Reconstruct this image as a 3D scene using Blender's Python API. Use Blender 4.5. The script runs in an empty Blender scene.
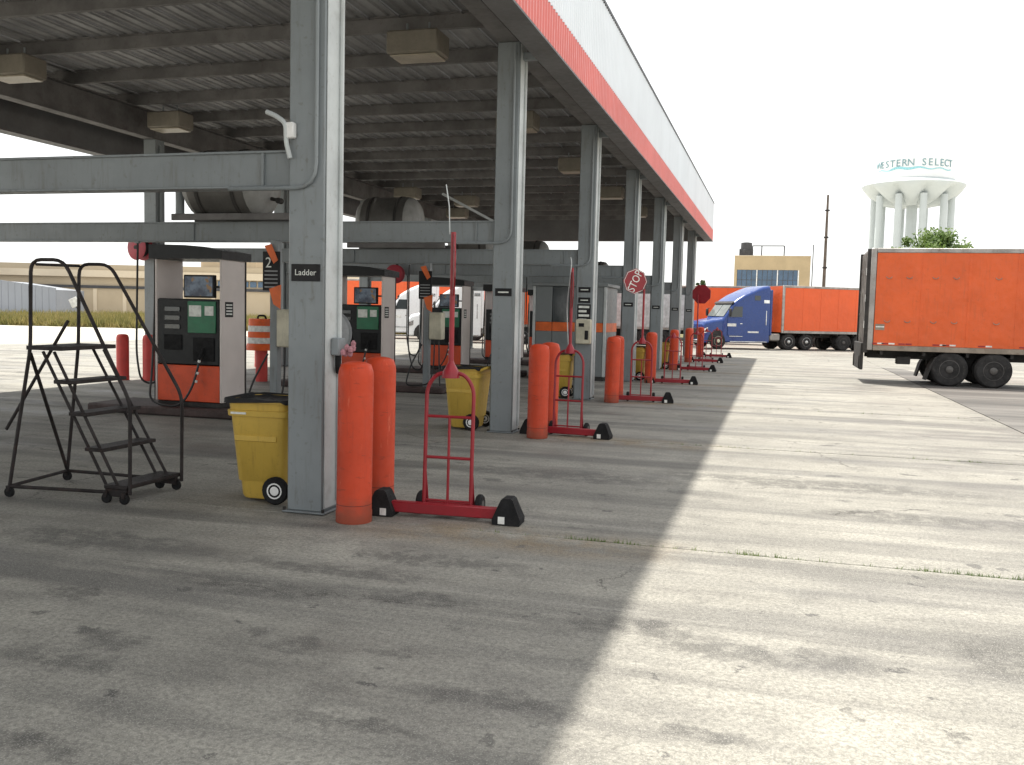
import bpy, math, random
from mathutils import Vector, Matrix
random.seed(7)
sc = bpy.context.scene
col = sc.collection
R = math.radians

# ------------------------------------------------------------------ camera
CAM_H = 1.9
yaw, pitch, roll = 0.276394, 0.074936, 0.023953
fwd = Vector((-math.sin(yaw)*math.cos(pitch), math.cos(yaw)*math.cos(pitch), -math.sin(pitch)))
rt = Vector((math.cos(yaw), math.sin(yaw), 0)); up = rt.cross(fwd)
r2 = rt*math.cos(roll) + up*math.sin(roll); u2 = -rt*math.sin(roll) + up*math.cos(roll)
cam_d = bpy.data.cameras.new('camera'); cam = bpy.data.objects.new('camera', cam_d); col.objects.link(cam)
m = Matrix((r2, u2, -fwd)).transposed().to_4x4(); m.translation = (0, 0, CAM_H); cam.matrix_world = m
cam_d.sensor_width = 36; cam_d.lens = 926.68/1024*36; cam_d.clip_start = .05; cam_d.clip_end = 3000
sc.camera = cam
sc.render.resolution_x, sc.render.resolution_y = 1024, 765

# ------------------------------------------------------------------ sky and sun
SUN = Vector((.318, -.25, -1)).normalized()          # the way the sunlight travels
elev = math.asin(-SUN.z); az = math.atan2(-SUN.x, -SUN.y)
w = bpy.data.worlds.new('World'); sc.world = w; w.use_nodes = True
nt = w.node_tree; nt.nodes.clear()
sky = nt.nodes.new('ShaderNodeTexSky'); sky.sky_type = 'NISHITA'; sky.sun_disc = False
sky.sun_elevation = elev; sky.sun_rotation = az; sky.dust_density = 1.6; sky.air_density = 1.0; sky.ozone_density = 1
hs = nt.nodes.new('ShaderNodeHueSaturation'); hs.inputs['Saturation'].default_value = .22; hs.inputs['Value'].default_value = 1.0
bg = nt.nodes.new('ShaderNodeBackground'); bg.inputs['Strength'].default_value = .12
wo = nt.nodes.new('ShaderNodeOutputWorld')
hz = nt.nodes.new('ShaderNodeMix'); hz.data_type = 'RGBA'; hz.inputs['Factor'].default_value = .55      # thin white overcast veil over the clear sky
hz.inputs[7].default_value = (7.3, 7.35, 7.2, 1)
nt.links.new(sky.outputs[0], hs.inputs['Color']); nt.links.new(hs.outputs[0], hz.inputs[6]); nt.links.new(hz.outputs[2], bg.inputs['Color']); nt.links.new(bg.outputs[0], wo.inputs['Surface'])
sl = bpy.data.lights.new('sun', 'SUN'); sl.energy = 3.7; sl.angle = R(.9); sl.color = (1, .955, .87)
so = bpy.data.objects.new('sun', sl); col.objects.link(so); so.location = (0, 0, 60)
so.rotation_euler = SUN.to_track_quat('-Z', 'Y').to_euler()
vs = sc.view_settings; vs.view_transform = 'Standard'; vs.look = 'None'; vs.gamma = 1; vs.use_curve_mapping = False
vs.exposure = 0.9

# ------------------------------------------------------------------ materials
def lin(c):
    return tuple(((v/255/12.92) if v/255 <= .04045 else ((v/255+.055)/1.055)**2.4) for v in c)
class NT:
    def __init__(s, name):
        s.m = bpy.data.materials.new(name); s.m.use_nodes = True; s.t = s.m.node_tree
        s.b = s.t.nodes['Principled BSDF']
    def n(s, typ, **k):
        o = s.t.nodes.new('ShaderNode'+typ)
        for a, v in k.items(): setattr(o, a, v)
        return o
    def l(s, a, b): s.t.links.new(a, b)
    def setin(s, sock, v):
        if hasattr(v, 'links') or isinstance(v, bpy.types.NodeSocket): s.l(v, sock)
        else: sock.default_value = v
    def math(s, op, a, b=0, c=0, clamp=False):
        o = s.n('Math', operation=op, use_clamp=clamp)
        s.setin(o.inputs[0], a); s.setin(o.inputs[1], b)
        if len(o.inputs) > 2: s.setin(o.inputs[2], c)
        return o.outputs[0]
    def mix(s, f, a, b, blend='MIX'):
        o = s.n('Mix', data_type='RGBA', blend_type=blend)
        s.setin(o.inputs['Factor'], f)
        for nm, v in (('A', a), ('B', b)):
            sk = [i for i in o.inputs if i.name == nm and i.type == 'RGBA'][0]
            s.setin(sk, (*v, 1) if isinstance(v, tuple) and len(v) == 3 else v)
        return [x for x in o.outputs if x.type == 'RGBA'][0]
    def noise(s, vec, scale, detail=4, rough=.55, dist=0):
        o = s.n('TexNoise'); s.l(vec, o.inputs['Vector']); o.inputs['Scale'].default_value = scale
        o.inputs['Detail'].default_value = detail; o.inputs['Roughness'].default_value = rough; o.inputs['Distortion'].default_value = dist
        return o.outputs['Fac']
    def mapping(s, vec, scale, loc=(0, 0, 0)):
        o = s.n('Mapping'); s.l(vec, o.inputs['Vector']); o.inputs['Scale'].default_value = scale; o.inputs['Location'].default_value = loc
        return o.outputs[0]
    def ramp(s, f, a, b, lo=0., hi=1.):
        o = s.n('MapRange'); o.interpolation_type = 'SMOOTHSTEP'
        s.setin(o.inputs['Value'], f); o.inputs['From Min'].default_value = a; o.inputs['From Max'].default_value = b
        o.inputs['To Min'].default_value = lo; o.inputs['To Max'].default_value = hi
        return o.outputs['Result']
    def bump(s, h, strength, dist=.01):
        o = s.n('Bump'); s.l(h, o.inputs['Height']); o.inputs['Strength'].default_value = strength; o.inputs['Distance'].default_value = dist
        s.l(o.outputs[0], s.b.inputs['Normal'])
    def pos(s): return s.n('NewGeometry').outputs['Position']
    def objc(s): return s.n('TexCoord').outputs['Object']

def paint_scuffed(*a, **kw):
    mt = paint(*a, **kw); k = NT.__new__(NT); k.m = mt; k.t = mt.node_tree; k.b = k.t.nodes['Principled BSDF']
    src = k.b.inputs['Base Color'].links[0].from_socket; v = k.objc(); oi = k.n('ObjectInfo').outputs['Random']
    off = k.n('CombineXYZ'); k.l(k.math('MULTIPLY', oi, 40), off.inputs[2]); k.l(k.math('MULTIPLY', oi, 23), off.inputs[0])
    va = k.n('VectorMath', operation='ADD'); k.l(v, va.inputs[0]); k.l(off.outputs[0], va.inputs[1])
    sc1 = k.ramp(k.noise(k.mapping(va.outputs[0], (3, 3, 16)), 1.4, 6, .7), .60, .68)
    sc2 = k.ramp(k.noise(k.mapping(va.outputs[0], (9, 9, 1.6)), 1.5, 5, .7), .63, .72)
    sep = k.n('SeparateXYZ'); k.l(v, sep.inputs[0])
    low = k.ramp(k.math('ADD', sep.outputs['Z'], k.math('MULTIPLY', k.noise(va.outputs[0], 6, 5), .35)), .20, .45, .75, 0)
    seam = k.math('MULTIPLY', k.math('LESS_THAN', k.math('ABSOLUTE', k.math('SUBTRACT', sep.outputs['Z'], .165)), .004), .7)
    c2 = k.mix(k.math('MULTIPLY', sc1, .45), src, (.10, .03, .02)); c2 = k.mix(k.math('MULTIPLY', sc2, .4), c2, (.75, .22, .12))
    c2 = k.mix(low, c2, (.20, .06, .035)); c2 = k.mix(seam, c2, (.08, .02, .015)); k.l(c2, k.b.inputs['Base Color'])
    return mt
def paint(name, c, rough=.5, metal=0., var=.18, scale=3., dirt=.25, dcol=(.06, .05, .04), bump=.05, tint=.08, coord='obj', streak=False, spec=.5, wob=0.):
    k = NT(name); v = k.objc() if coord == 'obj' else k.pos()
    n1 = k.noise(v, scale, 5); n2 = k.noise(v, scale*9, 3)
    base = k.mix(k.ramp(n1, .3, .7), tuple(x*(1-var) for x in c), tuple(min(1, x*(1+var)) for x in c))
    oi = k.n('ObjectInfo').outputs['Random']
    base = k.mix(k.math('MULTIPLY', oi, tint), base, tuple(x*.45 for x in c))
    if dirt > 0:
        vv = k.mapping(v, (7, 7, .8)) if streak else v
        d = k.noise(vv, scale*1.7, 7, .68)
        base = k.mix(k.math('MULTIPLY', k.ramp(d, .5, .78), dirt), base, dcol)
        d2 = k.noise(v, scale*14, 2)
        base = k.mix(k.math('MULTIPLY', k.ramp(d2, .62, .74), dirt*.6), base, dcol)
    k.l(base, k.b.inputs['Base Color'])
    k.l(k.ramp(n2, .2, .8, max(.05, rough-.12), min(1, rough+.15)), k.b.inputs['Roughness'])
    k.b.inputs['Metallic'].default_value = metal; k.b.inputs['Specular IOR Level'].default_value = spec
    if wob: k.bump(k.math('ADD', n2, k.math('MULTIPLY', k.noise(v, 1.6, 2), wob)), .25, .02)
    elif bump: k.bump(n2, bump, .01)
    return k.m

M = {}
M['steel'] = paint('grey_blue_paint', (.225, .25, .262), .45, var=.1, scale=1.2, dirt=.5, dcol=(.10, .085, .065), coord='pos', streak=True)
M['steel_light'] = paint('pale_grey_paint', (.50, .53, .53), .5, var=.1, scale=2, dirt=.3, dcol=(.15, .13, .1))
M['purlin'] = paint('dusty_purlin_paint', (.145, .140, .138), .75, var=.25, scale=1.5, dirt=.5, dcol=(.05, .04, .035), coord='pos')
M['deck'] = paint('dull_roof_deck', (.28, .28, .285), .55, metal=.0, var=.25, scale=.8, dirt=.5, dcol=(.07, .06, .055), coord='pos', tint=.4)
M['fascia_white'] = paint('white_fascia_sheet', (.80, .84, .88), .45, var=.03, scale=.6, dirt=.08, dcol=(.5, .5, .5), coord='pos', tint=.05)
M['fascia_red'] = paint('red_fascia_sheet', (.74, .22, .20), .45, var=.05, scale=.6, dirt=.12, dcol=(.5, .2, .17), coord='pos', tint=.06)
M['dark_trim'] = paint('dark_trim', (.05, .05, .055), .5)
M['soffit'] = paint('grey_soffit', (.13, .13, .133), .6, var=.15, scale=1, dirt=.3, coord='pos')
M['lightbox'] = paint('beige_light_box', (.20, .18, .145), .6, var=.12, dirt=.35)
M['diffuser'] = paint('yellowed_diffuser', (.36, .32, .25), .4, dirt=.3)
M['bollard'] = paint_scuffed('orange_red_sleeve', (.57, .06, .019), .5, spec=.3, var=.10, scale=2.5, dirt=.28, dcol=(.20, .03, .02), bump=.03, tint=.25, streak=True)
M['bollard_old'] = paint('old_red_bollard_paint', (.55, .05, .04), .5, var=.12, scale=3, dirt=.3)
M['red'] = paint('dark_red_tube_paint', (.30, .012, .022), .38, var=.12, scale=5, dirt=.3, dcol=(.06, .02, .02), tint=.15)
M['rubber'] = paint('black_rubber', (.016, .016, .017), .8, var=.3, scale=8, dirt=.25, dcol=(.06, .055, .05), spec=.2)
M['tyre'] = paint('dusty_tyre_rubber', (.035, .034, .034), .85, var=.3, scale=5, dirt=.5, dcol=(.11, .10, .09), spec=.2)
M['black'] = paint('black_plastic', (.014, .014, .016), .5, var=.2, dirt=.1, dcol=(.05, .05, .045), spec=.25)
M['chock_mark'] = paint('white_chock_mark', (.75, .75, .72), .5, dirt=.3, scale=12)
M['yellow'] = paint('yellow_bin_plastic', (.60, .40, .07), .5, var=.08, scale=2.5, dirt=.35, dcol=(.20, .13, .03), bump=.03, tint=.12, streak=True)
M['cream'] = paint('cream_enamel', (.52, .49, .38), .5, dirt=.35, scale=4, streak=True)
M['ladder'] = paint('worn_dark_ladder_steel', (.026, .022, .022), .6, var=.4, scale=8, dirt=.4, dcol=(.08, .04, .028), spec=.25)
M['disp_red'] = paint('dispenser_orange_panel', (.66, .075, .018), .45, var=.1, scale=3, dirt=.35)
M['disp_black'] = paint('dispenser_black_panel', (.012, .014, .016), .4, var=.2, dirt=.1, dcol=(.04, .04, .04), spec=.3)
M['disp_green'] = paint('dispenser_green_panel', (.015, .16, .075), .4, dirt=.2)
M['disp_side'] = paint('pinkish_dispenser_side', (.66, .60, .57), .38, metal=.0, var=.10, scale=.8, dirt=0)
M['sticker'] = paint('white_sticker', (.72, .74, .70), .5, dirt=.2, scale=10)
M['kerb'] = paint('worn_red_kerb', (.062, .042, .039), .8, var=.3, scale=3, dirt=.6, dcol=(.06, .055, .05))
M['tank'] = paint('dull_dark_tank', (.10, .096, .09), .5, metal=.3, var=.25, scale=2, dirt=.5, streak=True)
M['tank_end'] = paint('pale_tank_end', (.26, .26, .25), .5, var=.15, dirt=.3)
M['kiosk'] = paint('grey_booth_panel', (.20, .22, .225), .5, var=.06, scale=1, dirt=.2, coord='pos')
M['orange_band'] = paint('orange_band', (.72, .14, .03), .45, dirt=.2)
M['trailer'] = paint('orange_trailer_sheet', (.74, .118, .022), .5, var=.07, scale=.9, dirt=.34, dcol=(.34, .085, .03), bump=.03, tint=.14, coord='pos', streak=True, wob=9.)
M['trailer_b'] = paint('bright_orange_sheet', (.80, .12, .025), .45, var=.05, scale=.7, dirt=.22, dcol=(.42, .09, .035), tint=.10, coord='pos', streak=True, wob=7.)
M['alu'] = paint('dull_aluminium', (.36, .34, .32), .45, metal=.4, var=.2, scale=2, dirt=.7, dcol=(.15, .095, .06))
M['rail_dirty'] = paint('grimy_bottom_rail', (.30, .25, .20), .6, metal=.2, var=.2, scale=3, dirt=.6, dcol=(.12, .07, .04))
M['white_trailer'] = paint('white_trailer_sheet', (.50, .51, .52), .5, dirt=.25, dcol=(.3, .27, .24))
M['chassis'] = paint('road_grime_black', (.028, .026, .025), .75, var=.4, scale=3, dirt=.5, dcol=(.09, .075, .06))
M['rim'] = paint('dull_grey_rim', (.10, .095, .09), .55, metal=.2, var=.2, scale=6, dirt=.5)
M['rim_cream'] = paint('cream_rim', (.62, .60, .46), .45, dirt=.3, scale=6)
M['rim_alu'] = paint('bright_rim', (.55, .55, .54), .3, metal=.7, dirt=.3, scale=6)
M['blue'] = paint('blue_truck_paint', (.009, .045, .22), .25, var=.05, scale=.4, dirt=0, bump=0, spec=.5)
M['blue'].node_tree.nodes['Principled BSDF'].inputs['Coat Weight'].default_value = .25
M['white_paint'] = paint('white_truck_paint', (.78, .79, .80), .28, var=.03, scale=1, dirt=.12, dcol=(.4, .38, .35), bump=0)
M['chrome'] = paint('chrome', (.72, .73, .74), .15, metal=.95, dirt=.1, bump=0)
M['glass'] = paint('dark_vehicle_glass', (.035, .045, .05), .08, var=.1, dirt=.05, bump=0, spec=.8)
M['windshield'] = paint('pale_windshield', (.16, .18, .17), .07, var=.3, scale=1.2, dirt=.1, bump=0, spec=.9)
M['win'] = paint('blue_grey_window', (.05, .10, .17), .15, var=.2, scale=.6, dirt=.1, bump=0, spec=.8)
M['brick'] = paint('tan_brick', (.46, .36, .22), .85, var=.08, scale=.5, dirt=.25, dcol=(.28, .2, .12), coord='pos')
M['tanwall'] = paint('tan_concrete_wall', (.46, .38, .27), .85, var=.1, scale=.06, dirt=.3, dcol=(.3, .24, .17), coord='pos')
M['tanlight'] = paint('pale_coping', (.62, .53, .40), .85, var=.08, scale=.1, dirt=.2, dcol=(.4, .33, .25), coord='pos')
M['shed'] = paint('grey_metal_cladding', (.26, .28, .32), .5, var=.06, scale=.15, dirt=.15, dcol=(.25, .25, .27), coord='pos')
M['tower'] = paint('shaded_tower_grey', (.50, .545, .55), .5, var=.04, scale=.15, dirt=.2, dcol=(.36, .38, .38), coord='pos')  # shading of the bowl and legs put into the colour as grey
M['tower_blown_out'] = paint('blown_out_tower_white', (.84, .86, .86), .5, var=.02, scale=.15, dirt=0, coord='pos')  # drum colour whitened so it burns out like the sky
M['teal'] = paint('teal_lettering', (.30, .62, .68), .5, dirt=0)
M['letter'] = paint('grey_teal_lettering', (.20, .33, .37), .5, dirt=0)
M['wood'] = paint('weathered_pole_wood', (.14, .115, .095), .9, var=.25, scale=2, dirt=.4)
M['bark'] = paint('bark', (.10, .075, .05), .9, var=.3, scale=3)
M['white'] = paint('white_sheet', (.78, .78, .77), .5, dirt=.15)
M['rag'] = paint('pink_rag', (.42, .20, .23), .9, var=.2, scale=12)
M['reel_red'] = paint('red_reel', (.34, .03, .05), .45, dirt=.3)
M['reel_grey'] = paint('grey_reel', (.30, .31, .32), .45, dirt=.3)
M['cable'] = paint('black_hose', (.014, .014, .015), .5, dirt=.2)
M['orange_drum'] = paint('orange_drum', (.80, .12, .02), .5, dirt=.2)
M['lime'] = paint('lime_vest_cloth', (.45, .72, .04), .7)

M['soil'] = paint('dark_joint_soil', (.05, .045, .032), .95, var=.3, scale=4, coord='pos')
def screen_mat():
    k = NT('display_picture'); v = k.objc()
    c = k.mix(k.ramp(k.noise(v, 3.2, 3), .4, .6), (.015, .03, .07), (.16, .22, .30))
    c = k.mix(k.ramp(k.noise(v, 6, 2), .58, .66), c, (.30, .16, .05))
    k.l(c, k.b.inputs['Base Color']); k.b.inputs['Roughness'].default_value = .15
    return k.m
M['screen'] = screen_mat()

def leafmat(name, c1, c2):
    k = NT(name)
    g = k.n('NewGeometry'); oi = k.noise(k.pos(), .9, 3)
    c = k.mix(k.ramp(oi, .35, .65), c1, c2)
    k.l(c, k.b.inputs['Base Color']); k.b.inputs['Roughness'].default_value = .6
    k.b.inputs['Transmission Weight'].default_value = 0
    tr = k.n('BsdfTranslucent'); k.l(c, tr.inputs['Color'])
    mx = k.n('MixShader'); mx.inputs[0].default_value = .35
    out = [n for n in k.t.nodes if n.type == 'OUTPUT_MATERIAL'][0]
    k.l(k.b.outputs[0], mx.inputs[1]); k.l(tr.outputs[0], mx.inputs[2]); k.l(mx.outputs[0], out.inputs['Surface'])
    return k.m
M['leaf'] = leafmat('tree_leaf', (.07, .13, .025), (.16, .24, .05))
M['leaf_dark'] = leafmat('dark_leaf', (.03, .06, .015), (.06, .10, .03))
M['grass'] = leafmat('dry_grass', (.15, .15, .04), (.32, .26, .10))
M['weed'] = leafmat('weed', (.09, .16, .03), (.20, .26, .07))

STAINS = [(-4.33, 4.98, 0.26, 0.11), (-3.55, 4.31, 0.21, 0.14), (-2.51, 4.60, 0.18, 0.10), (-1.97, 4.68, 0.15, 0.08), (-3.39, 5.50, 0.70, 0.17), (-3.05, 6.03, 0.81, 0.14), (-3.59, 3.98, 0.34, 0.16), (-2.91, 4.67, 0.08, 0.06), (-1.23, 4.26, 0.42, 0.11), (-2.40, 6.57, 0.64, 0.16), (-0.26, 4.19, 0.18, 0.08), (0.38, 4.68, 0.04, 0.03), (0.88, 4.54, 0.04, 0.04), (1.30, 5.71, 0.22, 0.29), (-0.01, 5.33, 0.66, 0.15), (-0.72, 5.51, 0.41, 0.15), (-2.39, 10.61, 1.35, 0.35), (0.56, 11.19, 1.83, 0.35), (1.50, 9.62, 1.06, 0.25), (-5.16, 6.16, 0.88, 0.27), (-2.18, 5.60, 0.37, 0.16), (-1.80, 3.77, 0.34, 0.08), (-3.00, 3.20, 0.24, 0.09)]
def concrete(name):
    k = NT(name); v = k.pos()
    base = k.mix(k.ramp(k.noise(v, .33, 7, .62), .32, .68), (.285, .274, .240), (.44, .423, .368))
    oi = k.n('ObjectInfo').outputs['Random']
    base = k.mix(k.math('MULTIPLY', oi, .25), base, (.21, .20, .175))
    mo = k.noise(v, 2.1, 8, .68, .4)                     # blotchy wear
    base = k.mix(k.ramp(mo, .48, .70, 0, .45), base, (.15, .143, .13))
    m2 = k.noise(k.mapping(v, (1, 1.5, 1), (4, 8, 0)), 5.5, 8, .72, .3)
    base = k.mix(k.ramp(m2, .54, .72, 0, .40), base, (.14, .134, .122))
    base = k.mix(k.ramp(m2, .48, .30, 0, .35), base, (.44, .42, .375))
    # tyre-worn streaks along the lanes
    s1 = k.noise(k.mapping(v, (.10, 1.3, 1)), 1.0, 7, .62, .3)
    base = k.mix(k.ramp(s1, .45, .66, 0, .72), base, (.11, .107, .102))
    s2 = k.noise(k.mapping(v, (.22, 3.2, 1), (3, 7, 0)), 1.0, 6, .62)
    base = k.mix(k.ramp(s2, .52, .72, 0, .45), base, (.125, .12, .112))
    s3 = k.noise(k.mapping(v, (.16, 2.1, 1), (13, 2, 0)), 1.0, 6, .6)
    base = k.mix(k.ramp(s3, .56, .72, 0, .45), base, (.48, .46, .41))
    # ochre rust stains around the carts
    sep = k.n('SeparateXYZ'); k.l(v, sep.inputs[0])
    ym = k.math('ABSOLUTE', k.math('SUBTRACT', k.math('PINGPONG', k.math('SUBTRACT', sep.outputs['Y'], 7.45), 3.17), .1))
    xm = k.math('ABSOLUTE', k.math('SUBTRACT', sep.outputs['X'], -2.2))
    rs = k.math('MULTIPLY', k.ramp(ym, .0, .55, 1, 0), k.ramp(xm, .6, 1.9, 1, 0))
    rs = k.math('MULTIPLY', rs, k.ramp(k.noise(v, 1.6, 6, .65), .35, .65))
    base = k.mix(k.math('MULTIPLY', rs, .75), base, (.27, .19, .095))
    # oil blots with ragged edges
    tn = k.n('TexNoise'); k.l(v, tn.inputs['Vector']); tn.inputs['Scale'].default_value = 3.5; tn.inputs['Detail'].default_value = 6; tn.inputs['Roughness'].default_value = .65
    wv = k.n('VectorMath', operation='MULTIPLY_ADD'); k.l(tn.outputs['Color'], wv.inputs[0]); wv.inputs[1].default_value = (.5, .5, 0); k.l(v, wv.inputs[2])
    where = k.ramp(k.noise(v, .22, 3), .30, .52)
    for sc_, thr, amt, loc in ((.45, .20, .6, (2, 0, 0)), (1.7, .16, .8, (5, 3, 0)), (3.6, .14, .85, (9, 1, 0)), (6.5, .13, .8, (1, 4, 0))):
        vo = k.n('TexVoronoi', feature='F1'); k.l(k.mapping(wv.outputs[0], (.75, 1.25, 1), loc), vo.inputs['Vector']); vo.inputs['Scale'].default_value = sc_
        rnd = k.n('SeparateColor'); k.l(vo.outputs['Color'], rnd.inputs[0])
        size = k.math('MULTIPLY', k.math('SUBTRACT', rnd.outputs[0], .45), thr*2.3)
        e = k.math('SUBTRACT', size, vo.outputs['Distance'])
        base = k.mix(k.math('MULTIPLY', k.math('MULTIPLY', k.ramp(e, -.025, .045), amt), where), base, (.07, .068, .066))
    # the larger oil stains, each where it lies on the slabs
    acc = None
    sw = k.n('SeparateXYZ'); k.l(wv.outputs[0], sw.inputs[0])
    for (sx, sy, rx, ry) in STAINS:
        ax = k.math('MULTIPLY', k.math('SUBTRACT', sw.outputs['X'], sx+.25), 1/rx); ay = k.math('MULTIPLY', k.math('SUBTRACT', sw.outputs['Y'], sy+.25), 1/ry)
        d2 = k.math('MULTIPLY_ADD', ax, ax, k.math('MULTIPLY', ay, ay))
        acc = d2 if acc is None else k.math('MINIMUM', acc, d2)
    sm = k.math('MULTIPLY', k.ramp(acc, .3, 1.8, .66, 0), k.ramp(k.noise(v, 5, 8, .75), .36, .56))
    base = k.mix(sm, base, (.062, .06, .057))
    # long soft oily lanes
    o2 = k.noise(k.mapping(v, (.35, .8, 1), (2, 11, 0)), .8, 7, .62)
    base = k.mix(k.ramp(o2, .50, .68, 0, .6), base, (.10, .096, .09))
    # cracks
    vc = k.n('TexVoronoi', feature='DISTANCE_TO_EDGE'); k.l(k.mapping(wv.outputs[0], (1, .8, 1), (4.1, 2.6, 0)), vc.inputs['Vector']); vc.inputs['Scale'].default_value = .24
    cr = k.math('MULTIPLY', k.ramp(vc.outputs['Distance'], .0006, .0026, 1, 0), k.ramp(k.noise(v, .6, 3), .47, .58))
    base = k.mix(k.math('MULTIPLY', cr, .75), base, (.05, .045, .04))
    g = k.noise(v, 34, 4, .75); g2 = k.noise(v, 120, 2)
    base = k.mix(k.ramp(g, .35, .66, 0, .55), base, (.085, .082, .076))
    base = k.mix(k.ramp(g2, .52, .70, 0, .5), base, (.50, .48, .44))
    k.l(base, k.b.inputs['Base Color'])
    k.l(k.ramp(o2, .42, .7, .88, .5), k.b.inputs['Roughness'])
    k.b.inputs['Specular IOR Level'].default_value = .3
    k.bump(k.math('ADD', g, k.math('MULTIPLY', cr, -2)), .35, .006)
    return k.m
M['concrete'] = concrete('worn_concrete')
def streaked():  # dark grey drawn out in streaks along x, with fine grain
    k = NT('streaked_grey'); v = k.pos()
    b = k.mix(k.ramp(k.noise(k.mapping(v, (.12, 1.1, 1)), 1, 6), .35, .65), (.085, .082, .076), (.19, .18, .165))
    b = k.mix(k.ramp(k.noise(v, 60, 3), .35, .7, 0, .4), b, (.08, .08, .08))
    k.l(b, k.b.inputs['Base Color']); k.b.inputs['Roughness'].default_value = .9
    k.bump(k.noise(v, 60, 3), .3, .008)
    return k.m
M['streaked'] = streaked()
def fargound():
    k = NT('pale_yard_ground'); v = k.pos()
    b = k.mix(k.ramp(k.noise(v, .05, 6), .3, .7), (.42, .40, .35), (.56, .53, .47))
    b = k.mix(k.ramp(k.noise(k.mapping(v, (.04, .35, 1)), 1, 6, .6), .5, .7, 0, .45), b, (.28, .265, .24))
    k.l(b, k.b.inputs['Base Color']); k.b.inputs['Roughness'].default_value = .9
    return k.m
M['yard'] = fargound()

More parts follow.
